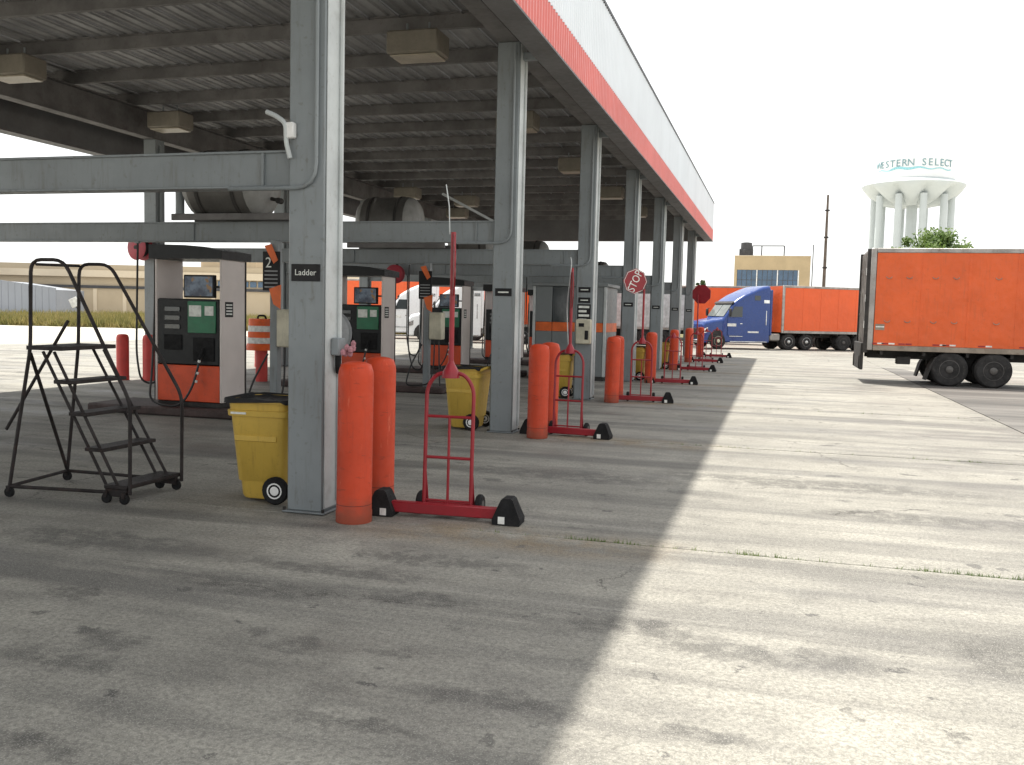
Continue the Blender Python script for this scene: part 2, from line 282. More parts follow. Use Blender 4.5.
# ------------------------------------------------------------------ mesh helpers
class MB:
    def __init__(s): s.v = []; s.f = []; s.mi = []; s.cur = 0
    def add(s, vs, fs):
        o = len(s.v); s.v += [tuple(x) for x in vs]
        for f in fs: s.f.append(tuple(i+o for i in f)); s.mi.append(s.cur)
        return s
    def box(s, x0, x1, y0, y1, z0, z1, ch=0., mat=None):
        if x1 < x0: x0, x1 = x1, x0
        if y1 < y0: y0, y1 = y1, y0
        if z1 < z0: z0, z1 = z1, z0
        if ch <= 0:
            vs = [(x, y, z) for z in (z0, z1) for y in (y0, y1) for x in (x0, x1)]
            fs = [(0, 2, 3, 1), (4, 5, 7, 6), (0, 1, 5, 4), (2, 6, 7, 3), (0, 4, 6, 2), (1, 3, 7, 5)]
        else:
            c = min(ch, (x1-x0)*.45, (y1-y0)*.45, (z1-z0)*.45); vs = []; idx = {}
            for iz, z in enumerate((z0, z1)):
                for iy, y in enumerate((y0, y1)):
                    for ix, x in enumerate((x0, x1)):
                        sx, sy, sz = (1 if ix == 0 else -1), (1 if iy == 0 else -1), (1 if iz == 0 else -1)
                        for a in range(3):
                            idx[(ix, iy, iz, a)] = len(vs)
                            vs.append((x+(0 if a == 0 else sx*c), y+(0 if a == 1 else sy*c), z+(0 if a == 2 else sz*c)))
            fs = []
            X = lambda i, j, k_, a: idx[(i, j, k_, a)]
            fs += [(X(0,0,0,0), X(0,0,1,0), X(0,1,1,0), X(0,1,0,0)), (X(1,0,0,0), X(1,1,0,0), X(1,1,1,0), X(1,0,1,0))]
            fs += [(X(0,0,0,1), X(1,0,0,1), X(1,0,1,1), X(0,0,1,1)), (X(0,1,0,1), X(0,1,1,1), X(1,1,1,1), X(1,1,0,1))]
            fs += [(X(0,0,0,2), X(0,1,0,2), X(1,1,0,2), X(1,0,0,2)), (X(0,0,1,2), X(1,0,1,2), X(1,1,1,2), X(0,1,1,2))]
            for j in (0, 1):
                for k_ in (0, 1):
                    q = (X(0,j,k_,1), X(1,j,k_,1), X(1,j,k_,2), X(0,j,k_,2)); fs.append(q if j != k_ else q[::-1])
            for i in (0, 1):
                for k_ in (0, 1):
                    q = (X(i,0,k_,0), X(i,1,k_,0), X(i,1,k_,2), X(i,0,k_,2)); fs.append(q if i == k_ else q[::-1])
            for i in (0, 1):
                for j in (0, 1):
                    q = (X(i,j,0,0), X(i,j,1,0), X(i,j,1,1), X(i,j,0,1)); fs.append(q if i != j else q[::-1])
            for i in (0, 1):
                for j in (0, 1):
                    for k_ in (0, 1):
                        q = (X(i,j,k_,0), X(i,j,k_,1), X(i,j,k_,2)); fs.append(q if (i+j+k_) % 2 == 0 else q[::-1])
        if mat is not None: vs = [mat @ Vector(v) for v in vs]
        return s.add(vs, fs)
    def cyl(s, p0, p1, r0, r1=None, n=14, cap=True):
        r1 = r0 if r1 is None else r1
        p0, p1 = Vector(p0), Vector(p1); d = (p1-p0).normalized()
        a = d.orthogonal().normalized(); b = d.cross(a)
        vs = [p+(a*math.cos(2*math.pi*i/n)+b*math.sin(2*math.pi*i/n))*r for p, r in ((p0, r0), (p1, r1)) for i in range(n)]
        fs = [(i, (i+1) % n, n+(i+1) % n, n+i) for i in range(n)]
        if cap: fs += [tuple(range(n))[::-1], tuple(range(n, 2*n))]
        return s.add(vs, fs)
    def tube(s, pts, r, n=8, fil=0., closed=False):
        P = [Vector(q) for q in pts]
        if fil:                                   # round the corners of the polyline
            Q = [P[0]]
            for i in range(1, len(P)-1):
                a, b, c = P[i-1], P[i], P[i+1]
                l = min(fil, (a-b).length*.49, (c-b).length*.49)
                s0 = b+(a-b).normalized()*l; s1 = b+(c-b).normalized()*l
                for t in (0, .25, .5, .75, 1): Q.append(s0*(1-t)**2+b*2*t*(1-t)+s1*t*t)
            Q.append(P[-1]); P = Q
        vs = []; prev = None; N = len(P)
        for i, q in enumerate(P):
            d = ((P[min(i+1, N-1)]-q).normalized()+(q-P[max(i-1, 0)]).normalized())
            d = d.normalized() if d.length > 1e-6 else Vector((0, 0, 1))
            a = d.orthogonal().normalized() if prev is None else (prev-d*prev.dot(d)).normalized()
            prev = a; b = d.cross(a)
            vs += [q+(a*math.cos(2*math.pi*j/n)+b*math.sin(2*math.pi*j/n))*r for j in range(n)]
        fs = [(i*n+j, i*n+(j+1) % n, (i+1)*n+(j+1) % n, (i+1)*n+j) for i in range(N-1) for j in range(n)]
        fs += [tuple(range(n))[::-1], tuple(range((N-1)*n, N*n))]
        return s.add(vs, fs)
    def lathe(s, prof, n=20, c=(0, 0, 0), axis='Z', cap=True):
        c = Vector(c); vs = []
        for r, h in prof:
            for i in range(n):
                a = 2*math.pi*i/n; x, y = r*math.cos(a), r*math.sin(a)
                vs.append(c+(Vector((x, y, h)) if axis == 'Z' else Vector((h, x, y)) if axis == 'X' else Vector((y, h, x))))
        L = len(prof)
        fs = [(i*n+j, i*n+(j+1) % n, (i+1)*n+(j+1) % n, (i+1)*n+j) for i in range(L-1) for j in range(n)]
        if cap: fs += [tuple(range(n))[::-1], tuple(range((L-1)*n, L*n))]
        return s.add(vs, fs)
    def prism(s, poly, a, b, axis='X'):
        n = len(poly)
        def P(u, v, t): return (t, u, v) if axis == 'X' else (u, t, v) if axis == 'Y' else (u, v, t)
        vs = [P(u, v, a) for u, v in poly]+[P(u, v, b) for u, v in poly]
        fs = [tuple(range(n))[::-1], tuple(range(n, 2*n))]+[(i, (i+1) % n, n+(i+1) % n, n+i) for i in range(n)]
        return s.add(vs, fs)
    def mesh(s, name, mats, smooth=True, ang=38):
        me = bpy.data.meshes.new(name); me.from_pydata(s.v, [], s.f)
        for mm in (mats if isinstance(mats, (list, tuple)) else [mats]): me.materials.append(mm)
        if any(s.mi): me.polygons.foreach_set('material_index', s.mi)
        me.update()
        import bmesh
        b = bmesh.new(); b.from_mesh(me); bmesh.ops.recalc_face_normals(b, faces=b.faces[:]); b.to_mesh(me); b.free()
        if smooth:
            me.polygons.foreach_set('use_smooth', [True]*len(me.polygons)); me.set_sharp_from_angle(angle=R(ang))
        return me
    def build(s, name, mats, parent=None, world=False, **k):
        o = bpy.data.objects.new(name, s.mesh(name, mats, **k)); col.objects.link(o)
        if parent: o.parent = parent
        if world and parent: o.location = -parent.location
        return o
def place(name, mesh, parent=None, loc=(0, 0, 0), rot=(0, 0, 0)):
    o = bpy.data.objects.new(name, mesh); col.objects.link(o); o.parent = parent; o.location = loc; o.rotation_euler = rot
    return o
def tag(o, label=None, cat=None, group=None, kind=None):
    for a, v in (('label', label), ('category', cat), ('group', group), ('kind', kind)):
        if v: o[a] = v
    return o
def thing(name, label, cat, loc=(0, 0, 0), rz=0, group=None):
    o = bpy.data.objects.new(name, None); col.objects.link(o); o.location = loc; o.rotation_euler = (0, 0, rz); o.empty_display_size = .2
    return tag(o, label, cat, group)
def copy_tree(o, loc=None, rz=None, label=None, parent=None):
    c = o.copy(); col.objects.link(c)
    if parent: c.parent = parent
    for ch in [x for x in col.objects if x.parent == o]: copy_tree(ch, parent=c)
    if loc is not None: c.location = loc
    if rz is not None: c.rotation_euler = (0, 0, rz)
    if label: c['label'] = label
    return c
def text_mesh(txt, size, depth=.004, mat=None, font_scale=(1, 1)):
    cu = bpy.data.curves.new('t', 'FONT'); cu.body = txt; cu.size = size; cu.extrude = depth; cu.align_x = 'CENTER'; cu.align_y = 'CENTER'; cu.resolution_u = 3
    ob = bpy.data.objects.new('t', cu); col.objects.link(ob); bpy.context.view_layer.update()
    me = bpy.data.meshes.new_from_object(ob.evaluated_get(bpy.context.evaluated_depsgraph_get()))
    bpy.data.objects.remove(ob); bpy.data.curves.remove(cu)
    for v in me.vertices: v.co.x *= font_scale[0]; v.co.y *= font_scale[1]
    me.materials.clear(); me.materials.append(mat)
    return me
ORD = ['nearest', 'second', 'third', 'fourth', 'fifth', 'sixth', 'seventh']
PITCH = 6.34; CY = [7.82+PITCH*k for k in range(7)]; CX = -4.14; LX = -15.42

# ------------------------------------------------------------------ ground
g = MB().add([(-900, -200, -.03), (900, -200, -.03), (900, 1500, -.03), (-900, 1500, -.03)], [(0, 1, 2, 3)]).build('ground', M['yard'])
tag(g, 'pale worn yard ground reaching the horizon', 'ground', kind='structure')
xs = [-32.7, -21.4, -10.2, 4.25, 13.5, 22.8]
apron = bpy.data.objects.new('concrete_apron', None); col.objects.link(apron)
tag(apron, 'worn concrete apron of large slabs with grassy joints under and beside the canopy', 'pavement', kind='structure')
for i in range(len(xs)-1):
    for j in range(-2, 11):
        y0 = 7.6+PITCH*j; x0, x1 = xs[i], xs[i+1]; dz = random.uniform(-.0025, .0025)
        if j < 0 and (x0 > 5 or x0 < -15): continue
        MB().box(x0+.005, x1-.005, y0+.015, y0+PITCH-.015, -.026, dz, .005).build('slab', M['concrete'], apron)
for j in range(-2, 12): MB().box(-32.7, 22.8, 7.6+PITCH*j-.014, 7.6+PITCH*j+.014, -.029, -.012).build('joint_soil', M['soil'], apron)
tag(MB().prism([(4.25, 12), (14.5, 12), (14.5, 29.4), (8.2, 29.75), (6.2, 32.2), (5.7, 34.5), (4.9, 40.5), (4.25, 41)], .004, .010, 'Z').build('grey_patch', M['streaked']),  # thin flat sheet on the slabs, a darker grey than the concrete
    'streaky grey patch on the pale concrete under the near orange trailer', 'road', kind='structure')

# ------------------------------------------------------------------ canopy
XR, XL, Y0, Y1 = -3.31, -17.2, -2.0, 48.0
ZB, ZT, ZDECK = 5.75, 7.62, 7.0
can = thing('canopy', 'long grey steel fuel canopy with red and white ribbed fascia', 'canopy', ((XR+XL)/2, (Y0+Y1)/2, 0))
def cpart(mb, name, mt, parent=can, **k):
    o = mb.build(name, mt, parent, **k); p = Vector((0, 0, 0)); q = parent
    while q: p += q.location; q = q.parent
    o.location = -p; return o
# columns
def column(x, y, right, k):
    h = .18; zt = 6.05
    mb = MB().box(x-h, x+h, y-h, y+h, .02, zt, .012)
    c = cpart(mb, 'column', M['steel'])
    cpart(MB().box(x-.215, x+.215, y-.215, y+.215, 0.006, .022, .004), 'base_plate', M['steel'], c)
    for bx_ in (-.198, .198):
        for by_ in (-.198, .198): cpart(MB().cyl((x+bx_, y+by_, .022), (x+bx_, y+by_, .05), .014, n=6), 'anchor_bolt', M['chassis'], c)
    if right:
        cx = x+h-.07
        cpart(MB().tube([(cx, y-h-.03, 6.0), (cx, y-h-.03, 2.98), (x-h-.6, y-h-.03, 2.98)], .019, 8, .22), 'conduit', M['steel'], c)
        cpart(MB().box(x-h-.055, x-h-.008, y-.02, y+.05, .05, 2.98, .008), 'downpipe', M['steel'], c)
        cpart(MB().cyl((x+h+.03, y+.08, .1), (x+h+.03, y+.08, 5.9), .024, n=8), 'conduit', M['steel_light'], c)
        cpart(MB().box(x+h+.002, x+h+.014, y-h+.02, y+h-.02, .05, 6.02, .004), 'face_plate', M['steel_light'], c)
        # knee bracket up to the fascia
        cpart(MB().box(x+h+.004, XR-.35, y-.05, y+.05, 5.80, 5.92, .01), 'bracket', M['steel'], c)
    else:
        cpart(MB().cyl((x+h+.04, y-.05, .1), (x+h+.04, y-.05, 5.9), .03, n=8), 'conduit', M['steel'], c)
    return c
cols_r = [column(CX, y, True, k) for k, y in enumerate(CY)]
for k, y in enumerate([CY[0]-PITCH]+CY): column(LX, y, False, k)
column(CX, CY[0]-PITCH, True, -1)
# main roof beams along the rows (I section)
def ibeam(x, z0, z1, fw, ya, yb):
    t = .03; return MB().box(x-fw/2, x+fw/2, ya, yb, z0, z0+t, .004).box(x-.012, x+.012, ya, yb, z0+t, z1-t).box(x-fw/2, x+fw/2, ya, yb, z1-t, z1, .004)
for x in (CX, LX):
    ya = Y0+.5
    for y in [CY[0]-PITCH]+CY+[Y1-.4]:
        cpart(ibeam(x, 6.052, 6.74, .30, ya+.01, y-.01), 'roof_beam', M['purlin']); ya = y
# purlins: Z sections across the canopy
y = Y0+.45
while y < Y1-.4:
    mb = MB().box(XL+.36, XR-.36, y-.006, y+.006, 6.745, 6.99).box(XL+.36, XR-.36, y+.006, y+.085, 6.745, 6.757).box(XL+.36, XR-.36, y+.077, y+.085, 6.757, 6.785).box(XL+.36, XR-.36, y-.085, y-.006, 6.978, 6.99)
    cpart(mb, 'purlin', M['purlin']); y += PITCH/3
# roof sheets with raised seams
n = 23; wx = (XR-XL-.7)/n
for i in range(n):
    xa = XL+.35+i*wx; xb = xa+wx
    pr = [(xa+.004, 6.995), (xa+.02, 7.0), (xa+.10, 7.0), (xa+.13, 7.025), (xa+.2, 7.025), (xa+.23, 7.0), (xb-.23, 7.0), (xb-.20, 7.025), (xb-.13, 7.025), (xb-.10, 7.0), (xb-.02, 7.0), (xb-.004, 6.96)]
    pr += [(px, max(pz, 6.995)+.02) for px, pz in pr[::-1]]
    cpart(MB().prism(pr, Y0+.3, Y1-.3, 'Y'), 'roof_sheet', M['deck'], smooth=False)
# fascia: ribbed sheets, red below and white above
ZR = 6.30
def ribs(length, pitch=.152):
    pts = [(0, 0)]; x = 0
    nr = max(1, int(round(length/pitch))); p = length/nr
    for i in range(nr):
        a = i*p; pts += [(a+p*.55, 0), (a+p*.66, .022), (a+p*.90, .022), (a+p, 0)]
    return pts
def fascia(a, b, axis, face, sign):
    length = 0.912; nn = int(round((b-a)/length)); L = (b-a)/nn; rb = ribs(L-.004)
    pr = rb+[(q[0], q[1]-.012) for q in rb[::-1]]
    me = {}
    for key, z0, z1, mt in (('red', ZB, ZR-.004, M['fascia_red']), ('white', ZR+.004, ZT-.03, M['fascia_white'])):
        mb = MB(); n_ = len(pr)
        if axis == 'Y': mb.prism([(sign*q[1], q[0]) for q in pr], z0, z1, 'Z')
        else: mb.prism([(q[0], sign*q[1]) for q in pr], z0, z1, 'Z')
        me[key] = mb.mesh('fascia_sheet', mt, smooth=False)
        for i in range(nn):
            o = place('fascia_sheet', me[key], can)
            w_ = Vector((face, a+i*L+.002, 0)) if axis == 'Y' else Vector((a+i*L+.002, face, 0))
            o.location = w_-can.location
fascia(Y0, Y1, 'Y', XR, 1); fascia(Y0, Y1, 'Y', XL, -1); fascia(XL, XR, 'X', Y1, 1); fascia(XL, XR, 'X', Y0, -1)
def frame_ring(z0, z1, t, out, name, mt):
    cpart(MB().box(XR-t, XR+out, Y0-out, Y1+out, z0, z1), name, mt); cpart(MB().box(XL-out, XL+t, Y0-out, Y1+out, z0, z1), name, mt)
    cpart(MB().box(XL+t+.003, XR-t-.003, Y1-t, Y1+out, z0, z1), name, mt); cpart(MB().box(XL+t+.003, XR-t-.003, Y0-out, Y0+t, z0, z1), name, mt)
frame_ring(ZT-.028, ZT+.03, .06, .035, 'fascia_cap', M['dark_trim'])
frame_ring(ZB-.035, ZB-.004, .345, .03, 'soffit', M['soffit'])
def inner(x0, x1, y0, y1): cpart(MB().box(x0, x1, y0, y1, ZB, ZT-.05), 'fascia_back', M['soffit'])
inner(XR-.35, XR-.335, Y0+.36, Y1-.36); inner(XL+.335, XL+.35, Y0+.36, Y1-.36); inner(XL+.335, XR-.335, Y1-.352, Y1-.336); inner(XL+.335, XR-.335, Y0+.336, Y0+.352)
# low island beams between the two rows of columns
for k, y in enumerate(CY):
    z0, z1 = 3.0, 3.34; t = .022
    mb = MB().box(LX+.19, CX-.19, y-.10, y+.10, z0, z0+t, .004).box(LX+.19, CX-.19, y-.07, y-.055, z0+t, z1-t).box(LX+.19, CX-.19, y-.10, y+.10, z1-t, z1, .004)
    b = cpart(mb, 'island_beam', M['steel'])
    for xx in (CX-.215, CX-.5, -9.8, LX+.3): cpart(MB().box(xx-.012, xx+.012, y-.098, y-.072, z0+t+.002, z1-t-.002), 'stiffener', M['steel'], b)

# ceiling light boxes
lb = None
spots = [(-14.3, 14.9), (-14.5, 19.9), (-6.05, 15.0), (-6.05, 21.3), (-14.2, 27.2), (-6.05, 27.7), (-13.8, 33.4), (-12.3, 36.0), (-6.05, 34.0), (-6.05, 40.3), (-14.2, 40.3)]
for i, (x, y) in enumerate(spots):
    row = 'open right' if x > -10 else 'far left'
    rank = [s for s in spots if (s[0] > -10) == (x > -10)].index((x, y))
    lab = 'beige box ceiling light under the canopy roof, %s one along the %s side' % (ORD[rank], row)
    if lb is None:
        lb = thing('ceiling_light', lab, 'ceiling light', (x, y, 6.15), 0, 'box lights hung under the canopy roof')
        MB().box(-.46, .46, -.30, .30, .035, .42, .03).build('housing', M['lightbox'], lb)
        MB().box(-.41, .41, -.25, .25, 0, .033, .01).build('diffuser', M['diffuser'], lb)
        for q in (-.2, .2): MB().cyl((q, 0, .42), (q, 0, .6), .02, n=8).build('hanger', M['steel'], lb)
    else: copy_tree(lb, (x, y, 6.15), 0, lab)

# ------------------------------------------------------------------ islands' kerbs
for k in range(1, 7):
    y = CY[k]
    o = MB().box(-11.6, -7.3, y-.62, y+.62, .004, .15, .03).build('island_kerb', M['kerb'])
    tag(o, 'low dark red island kerb under the fuel dispenser of the %s island' % ORD[k], 'kerb', 'dispenser island kerbs')

# ------------------------------------------------------------------ bollards
def bollard_mesh(h, r, mt):
    return MB().lathe([(r*1.03, .004), (r*1.03, .10), (r, .115), (r, h*.955-.06), (r*.97, h*.975-.05), (r*.85, h-.028), (r*.55, h-.008), (r*.2, h)], 24).mesh('bollard', mt, ang=50)
bm_ = bollard_mesh(1.44, .157, M['bollard'])
bnear = [(-3.58, 7.52), (-3.46, 13.68), (-3.41, 20.02), (-3.42, 26.5), (-3.50, 33.4), (-3.55, 39.7), (-3.5, 45.4)]
bfar = [(-3.74, 8.40), (-3.53, 14.65), (-3.46, 20.95), (-3.52, 27.35), (-3.58, 34.2), (-3.6, 40.6), (-3.58, 46.3)]
for k in range(7):
    for lst, wd in ((bnear, 'nearer'), (bfar, 'farther')):
        o = bpy.data.objects.new('bollard', bm_); col.objects.link(o); o.location = (*lst[k], 0); o.rotation_euler = (R(random.uniform(-.6, .6)), R(random.uniform(-.6, .6)), random.random()*6)
        tag(o, 'tall orange red domed bollard, %s of the pair at the %s canopy column' % (wd, ORD[k]), 'bollard', 'orange bollard pairs at the right column row')
bo = bollard_mesh(1.15, .15, M['bollard_old'])
for (x, y, t) in ((-15.65, 19.55, 'left one by the column behind the step ladder'), (-15.0, 19.7, 'right one by the column behind the step ladder'), (-15.7, 26.0, 'at the next far left column behind the dispenser')):
    o = bpy.data.objects.new('bollard', bo); col.objects.link(o); o.location = (x, y, 0); tag(o, 'dull red round bollard, '+t, 'bollard', 'dull red bollards at the left column row')

# ------------------------------------------------------------------ column plates and small fittings
def plate(y, x, z, w_, h_, label, txt=None):
    t = thing('name_plate', label, 'sign', (x, y-.18, z), 0, 'small plates on the columns')
    MB().box(-w_/2, w_/2, -.010, -.001, -h_/2, h_/2, .003).build('plate', M['black'], t)
    if txt:
        o = place('lettering', text_mesh(txt, h_*.5, .001, M['sticker']), t, (0, -.012, 0), (R(90), 0, 0))
    else:
        MB().box(-w_*.32, w_*.32, -.0125, -.0105, -h_*.09, h_*.09).build('lettering', M['sticker'], t)
plate(CY[0], CX-.0, 2.22, .29, .155, 'black plate lettered Ladder on the nearest canopy column', 'Ladder')
for k in range(1, 7): plate(CY[k], CX, 2.22, .27, .12, 'small black plate with pale lettering on the %s canopy column' % ORD[k])
plate(CY[2], CX, 2.45, .27, .12, 'upper small black plate above another on the third canopy column')
o = thing('notice_label', 'black and white notice label below the plates on the third column', 'label', (CX, CY[2]-.18, 1.93))
MB().box(-.15, .15, -.008, -.001, -.2, .2).build('backing', M['black'], o)
for i in range(4): MB().box(-.12, .12 if i % 2 else .06, -.012, -.0085, -.17+i*.095, -.12+i*.095).build('print_line', M['sticker'], o)
cb = thing('control_box', 'cream metal control box mounted on the third canopy column', 'box', (CX+.02, CY[2]-.18, 1.25))
MB().box(-.17, .17, -.14, -.001, 0, .55, .02).build('case', M['cream'], cb)
MB().box(-.10, .02, -.148, -.1405, .38, .46).build('display', M['black'], cb); MB().box(.04, .12, -.155, -.1405, .10, .30, .01).build('switch', M['black'], cb)
jb = thing('junction_box', 'small grey outlet box with a pink rag on the nearest column', 'box', (CX+.18, CY[0]+.02, 1.47))
MB().box(.016, .10, -.09, .05, 0, .16, .01).build('case', M['steel'], jb); MB().tube([(.06, -.02, 0), (.06, -.02, -.1), (.05, .02, -.16)], .03, 8, .05).build('plug', M['rubber'], jb)
rg = MB()
for i in range(7): rg.lathe([(.008, -.03), (.022, -.02), (.028, .01), (.008, .035)], 6, (.12+random.uniform(-.01, .08), random.uniform(-.06, .05), .07+random.uniform(-.06, .05)))
rg.build('rag', M['rag'], jb)
br = thing('broken_bracket', 'bent white bracket sticking out high on the nearest column', 'bracket', (CX-.16, CY[0]-.18, 3.5))
MB().tube([(-.22, -.05, .16), (-.12, -.05, .12), (-.02, -.06, .05), (-.02, -.05, -.12), (.02, -.05, -.26)], .022, 8, .05).build('arm', M['steel_light'], br)
MB().box(-.03, .06, -.07, -.004, -.08, .06, .01).build('mount', M['white'], br)

# ------------------------------------------------------------------ yellow wheeled bins
def make_bin(label, loc, rz):
    t = thing('wheeled_bin', label, 'bin', loc, rz, 'yellow wheeled bins by the columns')
    # front is -x (tall flat front), wheels at +x side; tapered tub
    def ring(z, sx, sy, ox): 
        pts = []; r = .09
        for (cx, cy, a0) in ((sx-r, sy-r, 0), (-sx+r, sy-r, 90), (-sx+r, -sy+r, 180), (sx-r, -sy+r, 270)):
            for d in range(0, 91, 30): pts.append((cx+r*math.cos(R(a0+d))+ox, cy+r*math.sin(R(a0+d)), z))
        return pts
    lv = [(.03, .20, .23, .0), (.06, .215, .245, 0), (.20, .225, .26, 0), (.205, .25, .262, 0), (.84, .30, .315, 0), (.845, .325, .335, 0), (.90, .33, .34, 0), (.905, .31, .325, 0), (.97, .315, .33, 0), (.975, .345, .35, 0), (1.0, .345, .35, 0), (1.0, .31, .32, 0), (.55, .27, .285, 0)]
    mb = MB(); vs = []; 
    for l_ in lv: vs += ring(*l_)
    n_ = 16; fs = [(i*n_+j, i*n_+(j+1) % n_, (i+1)*n_+(j+1) % n_, (i+1)*n_+j) for i in range(len(lv)-1) for j in range(n_)]
    fs += [tuple(range(n_))[::-1], tuple(range((len(lv)-1)*n_, len(lv)*n_))]
    mb.add(vs, fs); mb.build('tub', M['yellow'], t, ang=40)
    mb = MB().tube([(.33, -.3, .97), (.44, -.3, 1.02), (.44, .3, 1.02), (.33, .3, .97)], .022, 8, .05); mb.build('handle', M['yellow'], t)
    # loose black liner edge over the rim
    mb = MB(); P = ring(1.003, .352, .357, 0); Q = []; B = []
    for i, q in enumerate(P):
        Q.append((q[0]*1.01, q[1]*1.01, 1.015+random.uniform(-.006, .012))); B.append((q[0]*1.012, q[1]*1.012, .985+random.uniform(-.02, .01)))
    I = [(q[0]*.8, q[1]*.8, .985) for q in P]
    vs = B+Q+I; mb.add(vs, [(r_*16+j, r_*16+(j+1) % 16, (r_+1)*16+(j+1) % 16, (r_+1)*16+j) for r_ in range(2) for j in range(16)]+[tuple(range(32, 48))]); mb.build('liner', M['black'], t)
    for s_ in (-1, 1):
        ws = MB().lathe([(.055, -.03), (.125, -.032), (.135, -.015), (.135, .015), (.125, .032), (.055, .03)], 20, (.20, s_*.315, .136), 'Y').build('wheel', M['rubber'], t)
        MB().lathe([(.005, -.036), (.03, -.036), (.05, -.028), (.078, -.0325), (.078, .0325), (.05, .028), (.03, .036), (.005, .036)], 16, (.20, s_*.315, .136), 'Y').build('hub', M['white'], ws)
    MB().cyl((.20, -.28, .136), (.20, .28, .136), .015, n=8).build('axle', M['chassis'], t)
    MB().box(-.24, .20, -.308, -.28, .60, .66, .006).build('raised_band', M['yellow'], t)
    MB().box(-.26, -.10, -.345, -.337, .865, .885).build('label_strip', M['sticker'], t)
    return t
B1 = make_bin('yellow wheeled bin with black liner left of the nearest column', (-4.80, 8.18, 0), R(4))
copy_tree(B1, (-4.82, 14.35, 0), R(-4), 'yellow wheeled bin beyond the red hand truck, left of the second column')
copy_tree(B1, (-4.75, 20.75, 0), R(2), 'yellow wheeled bin mostly hidden behind the bollards of the second column')
copy_tree(B1, (-3.98, 27.55, 0), R(-6), 'yellow wheeled bin behind the fourth column, seen beside its right edge')
copy_tree(B1, (-4.02, 33.95, 0), R(5), 'yellow wheeled bin behind the fifth column, seen beside its right edge')

# ------------------------------------------------------------------ red hand trucks with wheel chocks and stop paddles
def make_cart(label, loc, rz):
    t = thing('chock_cart', label, 'hand truck', loc, rz, 'red chock carts beside the bollards')
    r = .019
    fr = MB().tube([(-.225, .06, .06), (-.225, .10, 1.20), (-.13, .105, 1.335), (.13, .105, 1.335), (.225, .10, 1.20), (.225, .06, .06)], r, 8, .12)
    fr.build('frame', M['red'], t)
    for z in (.93, .55, .15, .10): MB().cyl((-.22, .065+.03*z, z), (.22, .065+.03*z, z), .014 if z > .2 else .011, n=8).build('rung', M['red'], t)
    MB().cyl((0, .068, .12), (0, .093, .93), .013, n=8).build('centre_bar', M['red'], t)
    MB().box(-.09, .09, -.02, .12, .03, .052, .006).build('toe_plate', M['red'], t)
    for s_ in (-1, 1):
        MB().tube([(s_*.225, .085, .46), (s_*.225, .17, .12)], .012, 6).build('brace', M['red'], t)
        wl = MB().lathe([(.03, -.028), (.09, -.03), (.105, -.015), (.105, .015), (.09, .03), (.03, .028)], 18, (s_*.285, .17, .106), 'X').build('wheel', M['rubber'], t)
        MB().lathe([(.004, -.034), (.05, -.031), (.05, .031), (.004, .034)], 12, (s_*.285, .17, .106), 'X').build('hub', M['rim'], wl)
    MB().cyl((-.26, .17, .106), (.26, .17, .106), .011, n=8).build('axle', M['red'], t)
    MB().box(-.56, .52, -.045, .035, .035, .135, .008).build('crossbar', M['red'], t)
    for s_ in (-1, 1):
        cx = s_*.60
        pr = [(-.125, .004), (.125, .004), (.13, .05), (.055, .225), (.035, .24), (-.035, .24), (-.055, .225), (-.13, .05)]
        c = MB().prism(pr, -.12, .10, 'Y'); c.v = [(x+cx, y*(1-.25*z/.24), z) for x, y, z in c.v]
        c = c.build('chock', M['rubber'], t, smooth=False)
        MB().box(cx-.03-.04*s_, cx+.03-.04*s_, -.123, -.1195, .015, .08).build('marking', M['chock_mark'], c)
    MB().lathe([(.085, 0), (.08, .05), (.03, .14), (.022, .16)], 14, (0, .105, 1.29)).build('socket', M['red'], t)
    return t
OCT = [(.31*math.cos(R(22.5+45*i)), .30*math.sin(R(22.5+45*i))) for i in range(8)]
def paddle(cart, ang, tilt, z=2.3, topz=2.62, txt=True, off=0., big=1.):
    MB().cyl((0, .105, 1.42), (0, .105, topz), .024, n=10).build('pole', M['red'], cart)
    rot = Matrix.Translation((off, .105-.03*math.cos(ang), z)) @ Matrix.Rotation(ang, 4, 'Z') @ Matrix.Rotation(tilt, 4, 'Y') @ Matrix.Scale(big, 4)
    mb = MB().prism(OCT, -.006, .006, 'Y'); mb.v = [tuple(rot @ Vector(v)) for v in mb.v]
    p = mb.build('stop_paddle', M['red'], cart, smooth=False)
    if txt:
        me = text_mesh('STOP', .24, .0015, M['sticker'], (.92, 1.15)); me.transform(rot @ Matrix.Translation((0, -.0085, 0)) @ Matrix.Rotation(R(90), 4, 'X'))
        place('lettering', me, p)
        mb = MB()
        for i in range(8):
            a, b = Vector((OCT[i][0], 0, OCT[i][1])), Vector((OCT[(i+1) % 8][0], 0, OCT[(i+1) % 8][1]))
            q = [a*.96, b*.96, b*.92, a*.92]; mb.add([rot @ Vector((v.x, -.0075, v.z)) for v in q], [(0, 1, 2, 3)])
        mb.build('border', M['sticker'], p, smooth=False)
C1 = make_cart('red hand truck with chocks and tall pole beside the nearest bollards', (-2.86, 7.93, 0), R(3))
C2 = copy_tree(C1, (-3.10, 14.08, 0), R(-4), 'red hand truck with chocks and tall pole beside the second bollard pair')
C3 = copy_tree(C1, (-2.84, 20.45, 0), R(6), 'red hand truck carrying the upright STOP paddle beside the third bollards')
C4 = copy_tree(C1, (-2.80, 26.5, 0), R(3), 'red hand truck without a pole beside the fourth bollard pair')
C5 = copy_tree(C1, (-2.72, 33.4, 0), R(-3), 'red hand truck with the dark back of a stop paddle beside the fifth bollards')
C6 = copy_tree(C1, (-2.84, 40.0, 0), R(2), 'red hand truck beside the sixth bollard pair, near the blue truck')
